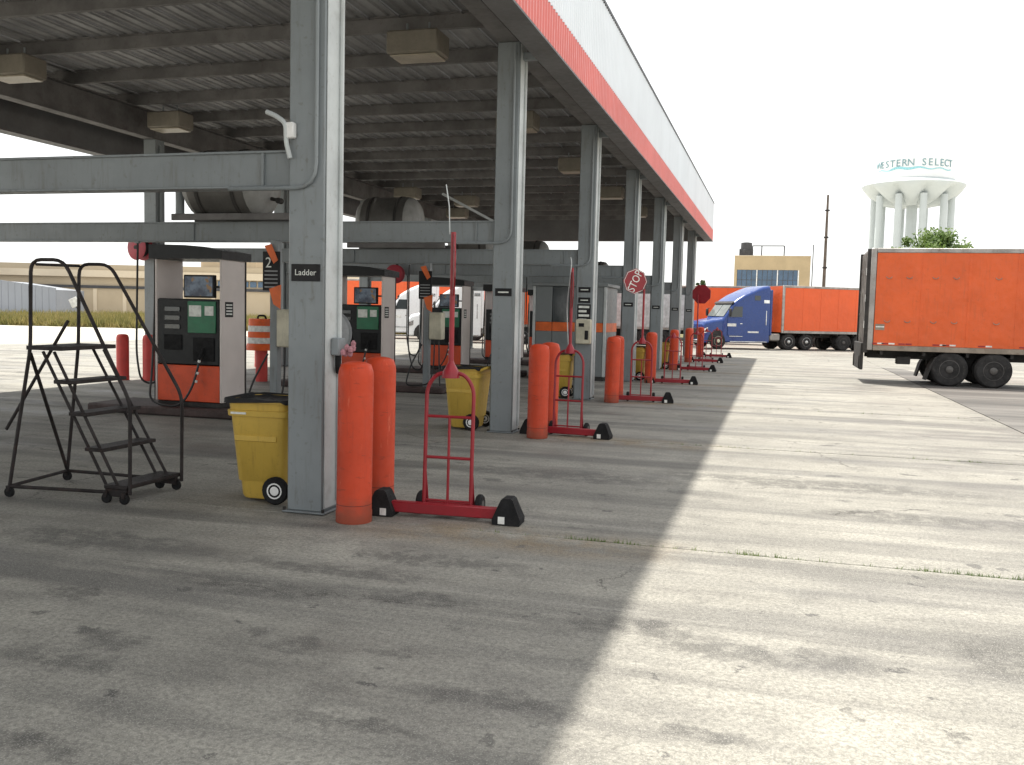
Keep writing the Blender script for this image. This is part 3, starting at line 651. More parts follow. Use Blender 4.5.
C7 = copy_tree(C1, (-2.75, 45.6, 0), R(2), 'farthest red hand truck, by the last bollards of the row')
paddle(C1, R(110), 0, 2.32); paddle(C2, R(111), 0, 2.28); paddle(C3, R(22), R(-66), 2.66, 2.5, True, -.20, .92); paddle(C5, R(165), 0, 2.72, 2.7, True, .10, 1.18)
# pale cord up the pole of the second cart and thin wire of the first
tag(MB().tube([(-2.90, 8.03, 2.6), (-2.91, 8.03, 2.85), (-2.95, 8.05, 3.05)], .006, 6).build('wire', M['steel_light']), 'thin pale wire rising from the pole of the nearest hand truck', 'wire')
tag(MB().tube([(-3.12, 14.18, 1.4), (-3.16, 14.17, 2.0), (-3.10, 14.16, 2.7), (-3.12, 14.17, 2.78)], .009, 6, .15).build('rope', M['steel_light']), 'pale rope hanging beside the pole of the second hand truck', 'rope')

# ------------------------------------------------------------------ rolling step ladder
L = thing('step_ladder', 'dark steel rolling step ladder with looped handrails at the left', 'ladder', (-6.45, 7.72, 0))
def lp(mb, name, parent=L, mt='ladder'): return cpart(mb, name, M[mt], parent)
YN, YF = 7.33, 8.12
rt_ = .0175
for (yy, nm, o_) in ((YN, 'near', 0), (YF, 'far', .13)):
    yf = yy-.12 if nm == 'near' else yy
    lp(MB().tube([(-7.08-o_, yf, .10), (-6.92-o_, yy, 1.45), (-6.90-o_, yy, 2.30), (-6.52-o_, yy, 2.30), (-5.79, yy, .98), (-5.80, yy, .10)], rt_, 8, .12), 'handrail')
    iy = yy+(.03 if nm == 'near' else -.03)
    for dx in (0, .13): lp(MB().tube([(-6.80+dx-o_*.3, iy, 1.42), (-6.07+dx, iy, .14)], .015, 8), 'stringer')
    lp(MB().tube([(-7.08-o_, yf, .11), (-6.05, yy, .11)], rt_, 8), 'base_rail')
lp(MB().tube([(-6.92, YN, 1.40), (-7.21, YF, .12)], rt_, 8), 'brace')
lp(MB().tube([(-6.93, YN+.1, 2.26), (-7.03, YF, 2.28)], .014, 8), 'top_rail')
lp(MB().tube([(-6.70, YN+.25, 1.72), (-7.36, YN+.14, .62)], .016, 8), 'lever')
lp(MB().tube([(-7.08, YN-.12, .11), (-7.21, YF, .11)], rt_, 8), 'base_rail')
lp(MB().prism([(-6.95, YN-.02), (-6.55, YN-.02), (-6.60, YF+.02), (-7.06, YF+.02)], 1.435, 1.475, 'Z'), 'platform')
for x, z in ((-6.21, .50), (-6.39, .83), (-6.56, 1.13)):
    lp(MB().box(x-.10, x+.11, YN+.0, YF-.0, z-.014, z+.022, .006), 'step')
lp(MB().box(-6.08, -5.82, YN-.02, YF+.02, .145, .185, .008), 'step')
for q in (YN, YF-.04): lp(MB().box(-6.08, -5.84, q, q+.04, .07, .145, .004), 'step_bracket')
for (x, y) in ((-7.08, YN-.12), (-7.21, YF), (-6.06, YN), (-6.06, YF), (-5.86, YN), (-5.86, YF)):
    c = lp(MB().lathe([(.01, -.02), (.045, -.02), (.05, -.01), (.05, .01), (.045, .02), (.01, .02)], 14, (x, y, .054), 'Y'), 'caster', mt='rubber')
    cpart(MB().box(x-.02, x+.02, y-.03, y+.03, .06, .12, .005), 'fork', M['ladder'], c)

# ------------------------------------------------------------------ fuel dispensers
def make_dispenser(label, loc):
    t = thing('fuel_dispenser', label, 'fuel dispenser', loc, 0, 'fuel dispensers on the islands')
    d0, d1 = -.37, .37; hw = .66
    MB().box(-hw+.02, hw-.02, d0+.04, d1-.04, 0, .09, .01).build('plinth', M['chassis'], t)
    MB().box(-hw+.045, hw-.045, d0, d1, .095, .72, .012).build('lower_panel', M['disp_red'], t)
    hd = MB().box(-hw+.045, hw-.045, d0+.01, d1-.01, .725, 1.86, .02).build('head', M['disp_black'], t)
    MB().box(.0, .55, d0-.012, d0+.009, 1.28, 1.82, .006).build('product_panel', M['disp_green'], hd)
    for (x0, x1, z0, z1) in ((.03, .27, 1.56, 1.75), (.34, .51, 1.58, 1.74)): MB().box(x0, x1, d0-.016, d0-.0125, z0, z1).build('sticker', M['sticker'], hd)
    for i in range(3): MB().box(-.46, -.16, d0-.008, d0+.0085, 1.34+i*.15, 1.42+i*.15, .004).build('readout', M['glass'], hd)
    MB().box(-.48, -.12, d0-.01, d0+.0085, .98, 1.24, .01).build('keypad', M['rubber'], hd)
    MB().box(.10, .52, d0-.01, d0+.0085, .80, 1.20, .02).build('nozzle_boot', M['rubber'], hd)
    for s_ in (-1, 1): MB().box(s_*(hw-.042), s_*hw, d0+.0, d1, .095, 2.53, .008).build('side_panel', M['disp_side'], t)
    MB().box(-hw-.012, -hw-.001, d0-.004, d0+.03, .095, 2.53).build('edge_trim', M['chassis'], t); MB().box(hw+.001, hw+.012, d1-.03, d1+.004, .095, 2.53).build('edge_trim', M['chassis'], t)
    pr = [(-hw-.06, 2.535), (hw+.06, 2.535), (hw+.06, 2.67), (.35, 2.74), (0, 2.765), (-.45, 2.775), (-hw-.06, 2.775)]
    MB().prism(pr, d0-.08, d1+.08, 'Y').build('top_cap', M['disp_black'], t, ang=20)
    sc_ = MB().box(-.10, .50, d0+.02, d0+.10, 1.88, 2.27, .01).build('display', M['black'], t)
    MB().box(-.07, .47, d0+.015, d0+.0195, 1.91, 2.24).build('picture', M['screen'], sc_)
    MB().box(.50, hw-.043, d0+.05, d0+.08, 2.05, 2.09).build('display_arm', M['chassis'], t)
    n_ = MB().box(hw+.0005, hw+.004, d0+.10, d0+.34, 1.56, 1.82).build('notice', M['black'], t)
    for i in range(4): MB().box(hw+.0042, hw+.0065, d0+.13, d0+.31, 1.60+i*.052, 1.625+i*.052).build('print_line', M['sticker'], n_)
    MB().tube([(.30, d0-.02, .92), (.28, d0-.08, .80), (.20, d0-.16, .35), (.0, d0-.22, .03), (-.35, d0-.21, .03), (-.70, d0-.12, .10), (-.73, d0, .5), (-.71, d0+.05, 1.4), (-.69, d0+.06, 2.2)], .020, 8, .25).build('hose', M['cable'], t)
    MB().tube([(.32, d0-.02, 1.02), (.30, d0-.06, .92), (.26, d0-.07, .82)], .028, 8, .05).build('nozzle', M['rubber'], t)
    for z in (.60, .46, .80): MB().cyl((.255+(z-.6)*.10, d0-.115+(z-.6)*.11, z-.02), (.265+(z-.6)*.10, d0-.105+(z-.6)*.11, z+.02), .025, n=8).build('hose_clip', M['sticker'], t)
    return t
def DX(k): return -9.70 if k == 1 else (-9.75 if k != 2 else -9.55)
D2 = make_dispenser('tall orange and black fuel dispenser behind the step ladder', (DX(1), CY[1]-.02, .15))
for k in range(2, 6):
    copy_tree(D2, (DX(k), CY[k]-.02, .15), 0, ['', '', 'fuel dispenser just right of the nearest column, above the bollards', 'fuel dispenser seen behind the pole of the nearest hand truck', 'farther fuel dispenser on the fifth island, mostly hidden by the ones before it', 'farthest fuel dispenser, on the sixth island, mostly hidden'][k])

# ------------------------------------------------------------------ overhead tanks on the low beams
def make_tank(label, loc):
    t = thing('overhead_tank', label, 'tank', loc, 0, 'round tanks carried on the low beams')
    MB().lathe([(.56, -.53), (.575, -.48), (.575, .48), (.56, .53)], 28, (0, 0, .63), 'X').build('shell', M['tank'], t)
    for s_ in (-1, 1):
        MB().lathe([(.56, s_*.535), (.54, s_*.61), (.44, s_*.70), (.25, s_*.76), (.03, s_*.78)], 24, (0, 0, .63), 'X').build('end_dome', M['tank_end'], t)
    for x in (-.34, .34): MB().lathe([(.585, -.03), (.592, -.03), (.592, .03), (.585, .03), (.579, 0)], 28, (x, 0, .63), 'X', cap=False).build('strap', M['chassis'], t)
    for q in (-.36, .30): MB().box(-.95, 1.5, q, q+.06, .0, .11, .005).build('cradle', M['purlin'], t)
    MB().cyl((.95, 0, .35), (.70, 0, .40), .03, n=8).cyl((.92, -.06, .35), (.92, .06, .35), .05, n=10).build('valve', M['chassis'], t)
    return t
T2 = make_tank('round dark tank on the low beam above the first dispenser', (-9.1, CY[1], 3.345))
for k in range(2, 7): copy_tree(T2, (-8.9, CY[k], 3.345), 0, 'round dark tank on the low beam of the %s island' % ORD[k])
pr_ = tag(MB().tube([(-9.95, CY[1]-.25, 3.36), (-9.95, CY[1]-.25, 3.6), (-9.95, CY[1]-.25, 4.1)], .075, 10).build('riser_pipe', M['steel']), 'vertical grey riser pipe left of the tank over the first dispenser', 'pipe')
tag(MB().tube([(-7.6, CY[2], 4.62), (-6.2, CY[2]+.1, 3.9)], .03, 8).build('brace_pipe', M['steel_light']), 'pale sloping pipe right of the tank on the third island', 'pipe')

# ------------------------------------------------------------------ satellite posts with lane sign, meter box, hoses
def make_post(label, loc, num=None):
    t = thing('satellite_post', label, 'post', loc, 0, 'satellite posts on the islands')
    MB().box(-.07, .07, -.07, .07, 0, 2.85, .01).build('post', M['steel'], t)
    s_ = MB().box(-.19, .13, -.10, -.073, 2.02, 2.66, .01).build('lane_sign', M['black'], t)
    for i in range(5): MB().box(-.15, .09, -.1035, -.1005, 2.07+i*.065, 2.09+i*.065).build('print_line', M['reel_grey'], s_)
    MB().prism([(-.15, 2.75), (-.02, 2.78), (.10, 2.52), (.02, 2.46)], -.112, -.1045, 'Y').build('orange_flash', M['orange_band'], s_)
    MB().prism([(-.06, 2.05), (.16, 2.12), (.15, 1.72), (.02, 1.80)], -.112, -.1045, 'Y').build('orange_flash', M['orange_band'], s_)
    if num: place('lettering', text_mesh(num, .24, .001, M['sticker']), s_, (-.07, -.1165, 2.47), (R(90), 0, 0))
    b = MB().box(.10, .40, -.16, .10, 1.10, 1.72, .02).build('meter_box', M['cream'], t)
    MB().box(.072, .098, -.04, .04, 1.3, 1.5).build('bracket', M['steel'], t)
    MB().tube([(.20, -.05, 1.10), (.20, -.06, .5), (.12, -.1, .06), (-.2, -.2, .03), (-.42, -.24, .03), (-.34, -.2, .45), (-.09, -.09, .98)], .017, 8, .2).build('hose', M['cable'], t)
    MB().tube([(.31, -.05, 1.10), (.33, -.06, .5), (.36, -.08, .03)], .017, 8, .1).build('hose', M['cable'], t)
    return t
P2 = make_post('grey post with lane sign 2 and cream box behind the first yellow bin', (-7.98, CY[1]-.45, .15), '2')
P3 = make_post('grey post with dark sign and cream box on the third island', (-7.75, CY[2]-.45, .15))
for k in range(3, 6): copy_tree(P3, (-7.8, CY[k]-.45, .15), 0, 'grey post with dark sign and cream box on the %s island' % ORD[k])

for i, (x, k, ext, lab) in enumerate(((-10.9, 1, .5, 'black hose looping down from the low beam left of the first dispenser'), (-8.35, 2, .4, 'black hose looping down from the third island beam right of its dispenser'), (-7.2, 3, .5, 'black hose looping from the fourth island beam beside the second yellow bin'), (-11.0, 3, .4, 'black hose looping from the fourth island beam left of its dispenser'))):
    y = CY[k]-.13; pts = [(x, y, 2.98), (x+.02, y-.05, 2.2), (x+.05, y-.12, 1.0), (x+.2, y-.2, .55), (x+ext, y-.2, .5), (x+ext+.15, y-.12, .95), (x+ext+.18, y-.05, 1.6)]
    h_ = thing('hanging_hose', lab, 'hose', (0, 0, 0), 0, 'hoses hung from the low beams')
    MB().tube(pts, .018, 8, .3).build('hose', M['cable'], h_); MB().cyl(pts[-1], (pts[-1][0]+.02, pts[-1][1]-.06, pts[-1][2]+.16), .03, n=8).build('nozzle', M['rubber'], h_)
    MB().box(x-.04, x+.04, y-.04, y+.03, 2.965, 2.997, .004).build('fitting', M['steel'], h_)
def reel(label, loc, mt, r, axis_rot):
    t = thing('hose_reel', label, 'hose reel', loc, axis_rot)
    for s_ in (-1, 1): MB().lathe([(.05, -.012), (r-.02, -.012), (r, 0), (r-.02, .012), (.05, .012)], 28, (0, s_*.11, 0), 'Y').build('flange', mt, t)
    MB().lathe([(r*.7, -.095), (r*.72, 0), (r*.7, .095)], 24, (0, 0, 0), 'Y').build('hose_coil', M['cable'], t)
    MB().cyl((0, -.16, 0), (0, .16, 0), .05, n=10).build('hub', M['chassis'], t)
    MB().box(-.04, .04, .16, .20, -.1, r+.12, .005).build('bracket', M['chassis'], t)
    return t
reel('dark red hose reel hung on the far left column beside the dispenser', (-15.55, 20.1, 3.32), M['reel_red'], .32, R(-10))
reel('grey hose reel showing past the right edge of the nearest column', (-7.15, CY[1]-.25, 1.50), M['reel_grey'], .40, R(12))
reel('dark red hose reel above the second dispenser, right of the nearest column', (-11.3, CY[3]-.4, 3.0), M['reel_red'], .28, R(5))

dr = thing('traffic_drum', 'orange and white striped traffic drum beyond the first dispenser', 'traffic drum', (-12.62, 21.0, 0))
MB().cyl((0, 0, .004), (0, 0, .82), .15, n=18).build('red_base_post', M['bollard_old'], dr)
pz = [(.36, .80, 'orange_drum'), (.35, .97, 'chock_mark'), (.34, 1.12, 'orange_drum'), (.335, 1.27, 'chock_mark'), (.325, 1.42, 'orange_drum'), (.31, 1.60, None)]
for i in range(5): MB().lathe([(pz[i][0]*(1.12 if i == 0 else 1), pz[i][1]+.003), (pz[i+1][0]+.012, pz[i+1][1]-.01), (pz[i+1][0], pz[i+1][1])], 22).build('band', M[pz[i][2]], dr)
MB().tube([(-.12, 0, 1.58), (-.1, 0, 1.68), (.1, 0, 1.68), (.12, 0, 1.58)], .025, 8, .05).build('handle', M['rubber'], dr)
vt = MB(); 
tag(MB().box(-8.62, -8.34, 27.9, 28.0, .9, 1.7, .03).build('safety_vest', M['lime']), 'lime yellow cloth hanging between the dispensers in the middle distance', 'cloth')

# ------------------------------------------------------------------ grey booth
K = thing('booth', 'grey panelled booth with an orange band on the fourth island', 'booth', (-5.78, 27.2, 0))
x0, x1, ya, yb, zt = -6.87, -4.70, 26.25, 28.2, 2.80
cpart(MB().box(x0+.05, x1-.05, ya+.05, yb-.05, .004, .12), 'base', M['chassis'], K)
npan = 4; pw = (x1-x0-.16)/npan
for i in range(npan):
    xa = x0+.08+i*pw
    cpart(MB().box(xa+.008, xa+pw-.008, ya+.02, ya+.06, .125, 1.40, .006), 'wall_panel', M['kiosk'], K)
    cpart(MB().box(xa+.008, xa+pw-.008, ya+.016, ya+.06, 1.405, 1.665, .004), 'orange_panel', M['orange_band'], K)
    cpart(MB().box(xa+.008, xa+pw-.008, ya+.02, ya+.06, 1.67, zt-.1, .006), 'window' if i == 1 else 'wall_panel', M['glass'] if i == 1 else M['kiosk'], K)
for x in (x0, x1-.08): cpart(MB().box(x, x+.078, ya, ya+.078, .12, zt-.1, .006), 'corner_post', M['steel_light'], K)
cpart(MB().box(x0-.04, x1+.04, ya-.04, yb+.04, zt-.095, zt, .01), 'roof', M['kiosk'], K)
for x in (x0+.02, x1-.06): cpart(MB().box(x, x+.04, ya+.08, yb-.02, .125, zt-.1), 'side_wall', M['kiosk'], K)
cpart(MB().box(x0+.07, x1-.07, yb-.06, yb-.02, .125, zt-.1), 'rear_wall', M['kiosk'], K)
for x in (x1+.003-.02,): cpart(MB().box(x, x+.004, ya+.09, yb-.03, 1.405, 1.665), 'orange_panel', M['orange_band'], K)

# ------------------------------------------------------------------ vehicles
def wheel_pair(parent, x, y, s_, rim, r=.52, dual=True, w_=.27):
    """one wheel seen from its side: s_ = -1 is the -y side; tyre and rim"""
    prof = [(.30, -w_/2), (r-.06, -w_/2), (r-.015, -w_/2+.04), (r, -w_/2+.07), (r, w_/2-.07), (r-.015, w_/2-.04), (r-.06, w_/2), (.30, w_/2)]
    out = None
    for i in range(2 if dual else 1):
        yy = y-s_*i*(w_+.05)
        wl = MB().lathe(prof, 28, (x, yy, r), 'Y').build('wheel', M['tyre'], parent)
        if i == 0:
            f = s_*(w_/2)
            MB().lathe([(.295, f-s_*.20), (.295, f-s_*.005), (.27, f+s_*.005), (.25, f-s_*.06), (.16, f-s_*.11), (.12, f-s_*.04), (.10, f+s_*.02), (.05, f+s_*.04), (.005, f+s_*.04)], 24, (x, yy, r), 'Y').build('rim', rim, wl)
            mb = MB()
            for a in range(10):
                q = (x+.19*math.cos(a*.628), yy+f-s_*.10, r+.19*math.sin(a*.628)); mb.cyl(q, (q[0], q[1]+s_*.05, q[2]), .014, n=6)
            mb.build('wheel_nuts', M['chassis'], wl)
def make_trailer(label, loc, rz, length, tandem, mats, rim, detail=True, landing=True, liftgate=False, w_=2.6, z0=1.03, z1=4.12, name='semi_trailer'):
    """local: x=0 rear, +x front, near side is -y (y from -w/2 to w/2)"""
    t = thing(name, label, 'trailer', loc, rz)
    skin, rail = mats; hw = w_/2
    np_ = max(3, int(round((length-.3)/1.27))); pw = (length-.36)/np_
    MB().box(.05, length-.05, -hw+.05, hw-.05, z0+.02, z1-.04).build('inner_box', M['chassis'], t)
    pm = MB().box(.004, pw-.004, -hw+.005, -hw+.045, z0+.16, z1-.14, .004).mesh('side_panel', skin)
    pm2 = MB().box(.004, pw-.004, hw-.045, hw-.005, z0+.16, z1-.14, .004).mesh('side_panel', skin)
    sm = MB().box(-.03, .03, -hw-.003, -hw+.0045, z0+.165, z1-.145, .002).mesh('seam_strip', skin)
    for i in range(np_):
        place('side_panel', pm, t, (.18+i*pw, 0, 0)); place('side_panel', pm2, t, (.18+i*pw, 0, 0))
        if i: place('seam_strip', sm, t, (.18+i*pw, 0, 0))
    for s_ in (-1, 1):
        a, b = (-hw, -hw+.06) if s_ < 0 else (hw-.06, hw)
        MB().box(.18, length-.18, a-.006*(s_ < 0), b+.006*(s_ > 0), z0, z0+.155, .006).build('bottom_rail', M['rail_dirty'] if detail else rail, t)
        MB().box(.18, length-.18, a-.006*(s_ < 0), b+.006*(s_ > 0), z1-.135, z1, .012).build('top_rail', rail, t)
        for xx in (0, length-.175): MB().box(xx, xx+.172, a-.008*(s_ < 0), b+.008*(s_ > 0), z0, z1, .02).build('corner_post', rail, t)
    MB().box(.0, length, -hw+.065, hw-.065, z1-.035, z1-.004).build('roof', rail, t)
    for s_ in (-1, 1):
        d = MB().box(-.035, .045, s_*.02, s_*(hw-.09), z0+.18, z1-.16, .006).build('rear_door', skin if not detail else M['alu'], t)
        for zz in (1.4, 2.1, 2.8, 3.5): MB().box(-.06, -.0355, s_*(hw-.25), s_*(hw-.08), zz, zz+.08, .004).build('hinge', M['chassis'], d)
        for yy in (.25, .75): MB().cyl((-.06, s_*yy, z0+.12), (-.06, s_*yy, z1-.1), .018, n=8).build('lock_rod', rail, d)
    MB().box(-.02, .06, -hw+.07, hw-.07, z1-.155, z1-.04).build('rear_header', rail, t); MB().box(-.02, .06, -hw+.07, hw-.07, z0-.05, z0+.17).build('rear_sill', M['chassis'], t)
    MB().box(length-.05, length, -hw+.065, hw-.065, z0+.05, z1-.04).build('front_wall', skin, t)
    MB().box(.1, length-.4, -.52, -.42, z0-.26, z0-.004).box(.1, length-.4, .42, .52, z0-.26, z0-.004).build('chassis_rail', M['chassis'], t)
    for i in range(int(length/1.2)): MB().box(.4+i*1.2, .48+i*1.2, -hw+.08, hw-.08, z0-.13, z0-.004).build('cross_member', M['chassis'], t)
    for xx in tandem:
        for s_ in (-1, 1): wheel_pair(t, xx, s_*(hw-.15), s_, rim, .52)
        MB().cyl((xx, -hw+.3, .52), (xx, hw-.3, .52), .08, n=10).build('axle', M['chassis'], t)
    mid = sum(tandem)/len(tandem)
    MB().box(mid-1.0, mid+1.0, -.6, -.4, .55, .77).box(mid-1.0, mid+1.0, .4, .6, .55, .77).build('suspension', M['chassis'], t)
    for s_ in (-1, 1):
        pf = [(tandem[0]-.66, .18), (tandem[0]-.62, .18), (tandem[0]-.48, .62), (tandem[0]-.35, z0-.15), (tandem[0]-.40, z0-.15), (tandem[0]-.55, .60)]
        MB().prism(pf, s_*(hw-.62), s_*(hw-.05), 'Y').build('mud_flap', M['chassis'], t)
    if landing:
        for s_ in (-1, 1): MB().box(length-2.9, length-2.76, s_*.75, s_*.9, .08, z0-.01).box(length-2.95, length-2.7, s_*.7, s_*.95, .0, .08).build('landing_leg', M['chassis'], t)
    if detail:
        for i, xx in enumerate((.3, .62, 1.1, 2.05, 2.32, 3.3, 4.4, 5.5, 6.6)):
            o = MB().box(xx, xx+.17, -hw-.004, -hw+.0048, z0+.19, z0+.235).build('reflector', M['chock_mark'] if i != 2 else M['red'], t)
            MB().box(xx-.2, xx-.02, -hw-.004, -hw+.0048, z0+.192, z0+.23).build('reflector', M['red'], t)
        for i in range(np_):
            for zz in (z0+.88, z0+2.2):
                for fx in ((.28, .72) if i != 2 else (.6,)):
                    if random.random() < .9:
                        xx = .18+(i+fx)*pw
                        MB().tube([(xx-.08, -hw+.0, zz+.035), (xx-.06, -hw-.014, zz), (xx, -hw-.02, zz-.022), (xx+.06, -hw-.014, zz), (xx+.08, -hw, zz+.035)], .011, 6).build('lashing_loop', M['rail_dirty'], t)
        o = MB().box(.22, .48, -hw-.003, -hw+.0048, z0+.62, z0+.80).build('decal', M['rail_dirty'], t)
        MB().box(.23, .47, -hw-.006, -hw-.0032, z0+.70, z0+.735).build('stripe', M['chock_mark'], o)
        MB().box(.9, 1.3, -hw+.3, -.7, .62, .86, .02).build('spare_light_bracket', M['chassis'], t)
        MB().box(.3, 1.4, -.5, .5, .80, .84).build('under_tray', M['rail_dirty'], t)
    if liftgate:
        lg = MB().box(-.17, -.07, -hw+.12, hw-.12, .42, 1.25, .02).build('lift_gate', M['chassis'], t)
        for q in (-hw+.25, hw-.33): MB().box(-.20, -.168, q, q+.08, .45, .85, .01).build('lift_arm', M['chassis'], lg)
        for s_ in (-1, 1): MB().box(-.10, .02, s_*(hw-.10), s_*(hw-.005), .95, z1-.02, .01).build('lift_rail', M['chassis'], t)
        for zz in (1.7, 2.5, 3.3): MB().box(-.11, -.1005, -hw+.02, -hw+.09, zz, zz+.22).build('reflector', M['chock_mark'], t)
    return t

def make_tractor(label, loc, rz, paintm, rim):
    """local: +x forward"""
    t = thing('semi_tractor', label, 'truck', loc, rz)
    sec = [(2.98, .98, .42, 1.05), (2.95, 1.06, .38, 1.48), (2.80, 1.10, .38, 1.66), (2.3, 1.13, .40, 1.78), (1.72, 1.16, .42, 1.88), (1.66, 1.20, .42, 1.92), (1.30, 1.22, .42, 2.42), (1.02, 1.22, .42, 2.78), (.98, 1.24, .42, 2.92), (.70, 1.24, .42, 3.12), (.30, 1.25, .42, 3.36), (-.2, 1.25, .42, 3.58), (-.6, 1.25, .42, 3.75), (-1.0, 1.25, .42, 3.88), (-1.36, 1.25, .42, 3.95), (-1.44, 1.23, .44, 3.93)]
    ring = []
    for (x, hw, zb, zt) in sec:
        r = min(.26, (zt-zb)*.3); pts = []
        rb = .06
        for d in range(0, 91, 18): pts.append((x, hw-r+r*math.cos(R(d)), zt-r+r*math.sin(R(d))))
        for d in range(90, 181, 18): pts.append((x, -hw+r+r*math.cos(R(d)), zt-r+r*math.sin(R(d))))
        pts += [(x, -hw, zb+rb), (x, -hw+rb, zb), (x, hw-rb, zb), (x, hw, zb+rb)]
        ring.append(pts)
    n_ = len(ring[0]); vs = [p for q in ring for p in q]
    fs = [(i*n_+j, i*n_+(j+1) % n_, (i+1)*n_+(j+1) % n_, (i+1)*n_+j) for i in range(len(ring)-1) for j in range(n_)]
    fs += [tuple(range(n_)), tuple(range((len(ring)-1)*n_, len(ring)*n_))[::-1]]
    body = MB().add(vs, fs).build('cab_body', paintm, t, ang=28)
    # windscreen, two panes proud of the slope
    for s_ in (-1, 1):
        q = [(1.63, s_*.03, 1.99), (1.60, s_*1.04, 1.99), (1.07, s_*1.03, 2.74), (1.07, s_*.03, 2.74)]
        nrm = Vector((.78, 0, .62)); a = [Vector(v)+nrm*.035 for v in q]; b = [Vector(v)+nrm*.01 for v in q]
        MB().add(a+b, [(0, 1, 2, 3), (7, 6, 5, 4)]+[(i, (i+1) % 4, 4+(i+1) % 4, 4+i) for i in range(4)]).build('windscreen', M['windshield'], t)
    MB().add([(1.16, -1.12, 2.80), (1.16, 1.12, 2.80), (.99, 1.14, 2.94), (.99, -1.14, 2.94), (1.0, -1.12, 2.74), (1.0, 1.12, 2.74)], [(0, 1, 2, 3), (0, 4, 5, 1), (0, 3, 4), (1, 5, 2), (3, 2, 5, 4)]).build('sun_visor', M['chassis'], t)
    for s_ in (-1, 1):
        yy = s_*1.226; yo = s_*1.245
        MB().prism([(1.28, 1.98), (1.02, 2.62), (.45, 2.62), (.45, 1.98)], yy, yo+s_*.012, 'Y').build('side_window', M['glass'], t)
        dh = MB().box(.38, 1.42, s_*1.2505, s_*1.262, .86, 1.93, .004).build('door', paintm, t); MB().box(.44, .60, s_*1.263, s_*1.285, 1.55, 1.60, .005).build('handle', M['chrome'], dh)
        MB().box(-.75, -.35, s_*1.2495, s_*1.262, 3.02, 3.32, .02).build('bunk_window', M['glass'], t)
        MB().box(-1.38, -1.0, s_*1.2495, s_*1.262, 2.86, 3.06, .03).build('vent_window', M['chrome'], t)
        MB().box(-1.22, -1.17, s_*1.2495, s_*1.268, 1.5, 2.4, .01).build('grab_rail', M['chrome'], t)
        MB().box(.85, 1.45, s_*1.252, s_*1.272, 1.40, 1.58, .05).build('door_badge', M['chock_mark'], t)
        MB().box(-.7, .05, s_*1.2495, s_*1.262, 1.02, 1.12, .01).build('decal', M['chock_mark'], t)
        MB().box(-1.3, 1.25, s_*1.2495, s_*1.275, .46, .50, .008).build('trim_strip', M['chrome'], t)
        MB().box(.4, 1.3, s_*1.252, s_*1.285, .78, .82, .008).build('step_strip', M['chrome'], t)
        mr = MB().tube([(1.35, s_*1.24, 2.5), (1.42, s_*1.48, 2.5), (1.42, s_*1.48, 2.0), (1.38, s_*1.25, 2.0)], .018, 6, .05).build('mirror_arm', M['chassis'], t)
        MB().box(1.36, 1.48, s_*1.40, s_*1.62, 2.02, 2.48, .04).build('mirror', M['chassis'], mr)
        # wheel arch, steer wheel
        arch = [(2.0+.66*math.cos(R(d)), .50+.66*math.sin(R(d))) for d in range(-10, 191, 20)]
        MB().prism(arch, s_*1.0, s_*1.165, 'Y').build('wheel_arch', M['chassis'], t)
        wheel_pair(t, 2.0, s_*1.09, s_, rim, .50, False, .28)
        for xx in (-2.85, -4.12): wheel_pair(t, xx, s_*1.08, s_, M['rim_alu'], .51)
        hl = MB().prism([(2.70, 1.02), (2.965, .94), (2.965, 1.20), (2.68, 1.32)], s_*.82, s_*1.125, 'Y').build('headlight', M['chrome'], t)
        MB().box(-2.28, -1.5, s_*.98, s_*1.18, .55, 1.0, .08).build('fuel_tank', M['alu'], t)
        MB().box(-1.62, -1.45, s_*1.05, s_*1.24, .9, 3.7, .03).build('side_extender', paintm, t)
    MB().box(2.975, 3.03, -.55, .55, .62, 1.25, .02).build('grille', M['chassis'], t); MB().box(2.92, 3.08, -1.0, 1.0, .36, .56, .05).build('bumper', M['chrome'], t)
    MB().box(-4.9, 1.2, -.48, -.38, .66, .95).box(-4.9, 1.2, .38, .48, .66, .95).build('chassis_rail', M['chassis'], t)
    MB().lathe([(.5, -.03), (.52, 0), (.5, .03)], 20, (-3.45, 0, .985)).build('fifth_wheel', M['chassis'], t)
    for xx in (-2.85, -4.12): MB().cyl((xx, -.9, .51), (xx, .9, .51), .1, n=10).build('axle', M['chassis'], t)
    return t

OT = (M['trailer'], M['alu']); OB = (M['trailer_b'], M['alu'])
make_trailer('large orange trailer with dual rear wheels and lift gate at the right edge', (2.66, 31.5, 0), 0, 14.6, (2.36, 3.56), OT, M['rim'], True, True, True)
hx, hy = -.854, -.52; rz = math.atan2(hy, hx); ox, oy = -2.32, 59.89
make_tractor('blue sleeper semi tractor facing left beyond the last columns', (ox, oy, 0), rz, M['blue'], M['rim_cream'])
def behind(ox, oy, h, d): return (ox-h[0]*d, oy-h[1]*d, 0)
TL = 10.5
make_trailer('orange trailer coupled behind the blue tractor', behind(ox, oy, (hx, hy), 2.25+TL), rz, TL, (TL-4.5, TL-5.7), OB, M['rim'], False, False, False, z0=1.05, z1=4.0)
make_trailer('orange trailer parked behind the blue tractor, its pale top rail above the cab', (4.4, 70.6, -.03), R(181), 14.6, (1.6, 2.8), OB, M['rim'], False, True, False, z1=4.25)
make_trailer('orange trailer parked between the last two canopy columns in the distance', (-3.4, 76, -.03), R(180), 12, (1.6, 2.8), OB, M['rim'], False, True, False, z1=4.2)
make_trailer('white trailer parked left of the far orange one, seen between columns', (-5.6, 62.5, 0), R(178), 9, (1.6, 2.8), (M['white_trailer'], M['alu']), M['rim'], False, True, False, z1=3.7)
h2 = (-.93, -.37); rz2 = math.atan2(h2[1], h2[0])
W1 = (-23.6, 58.6)
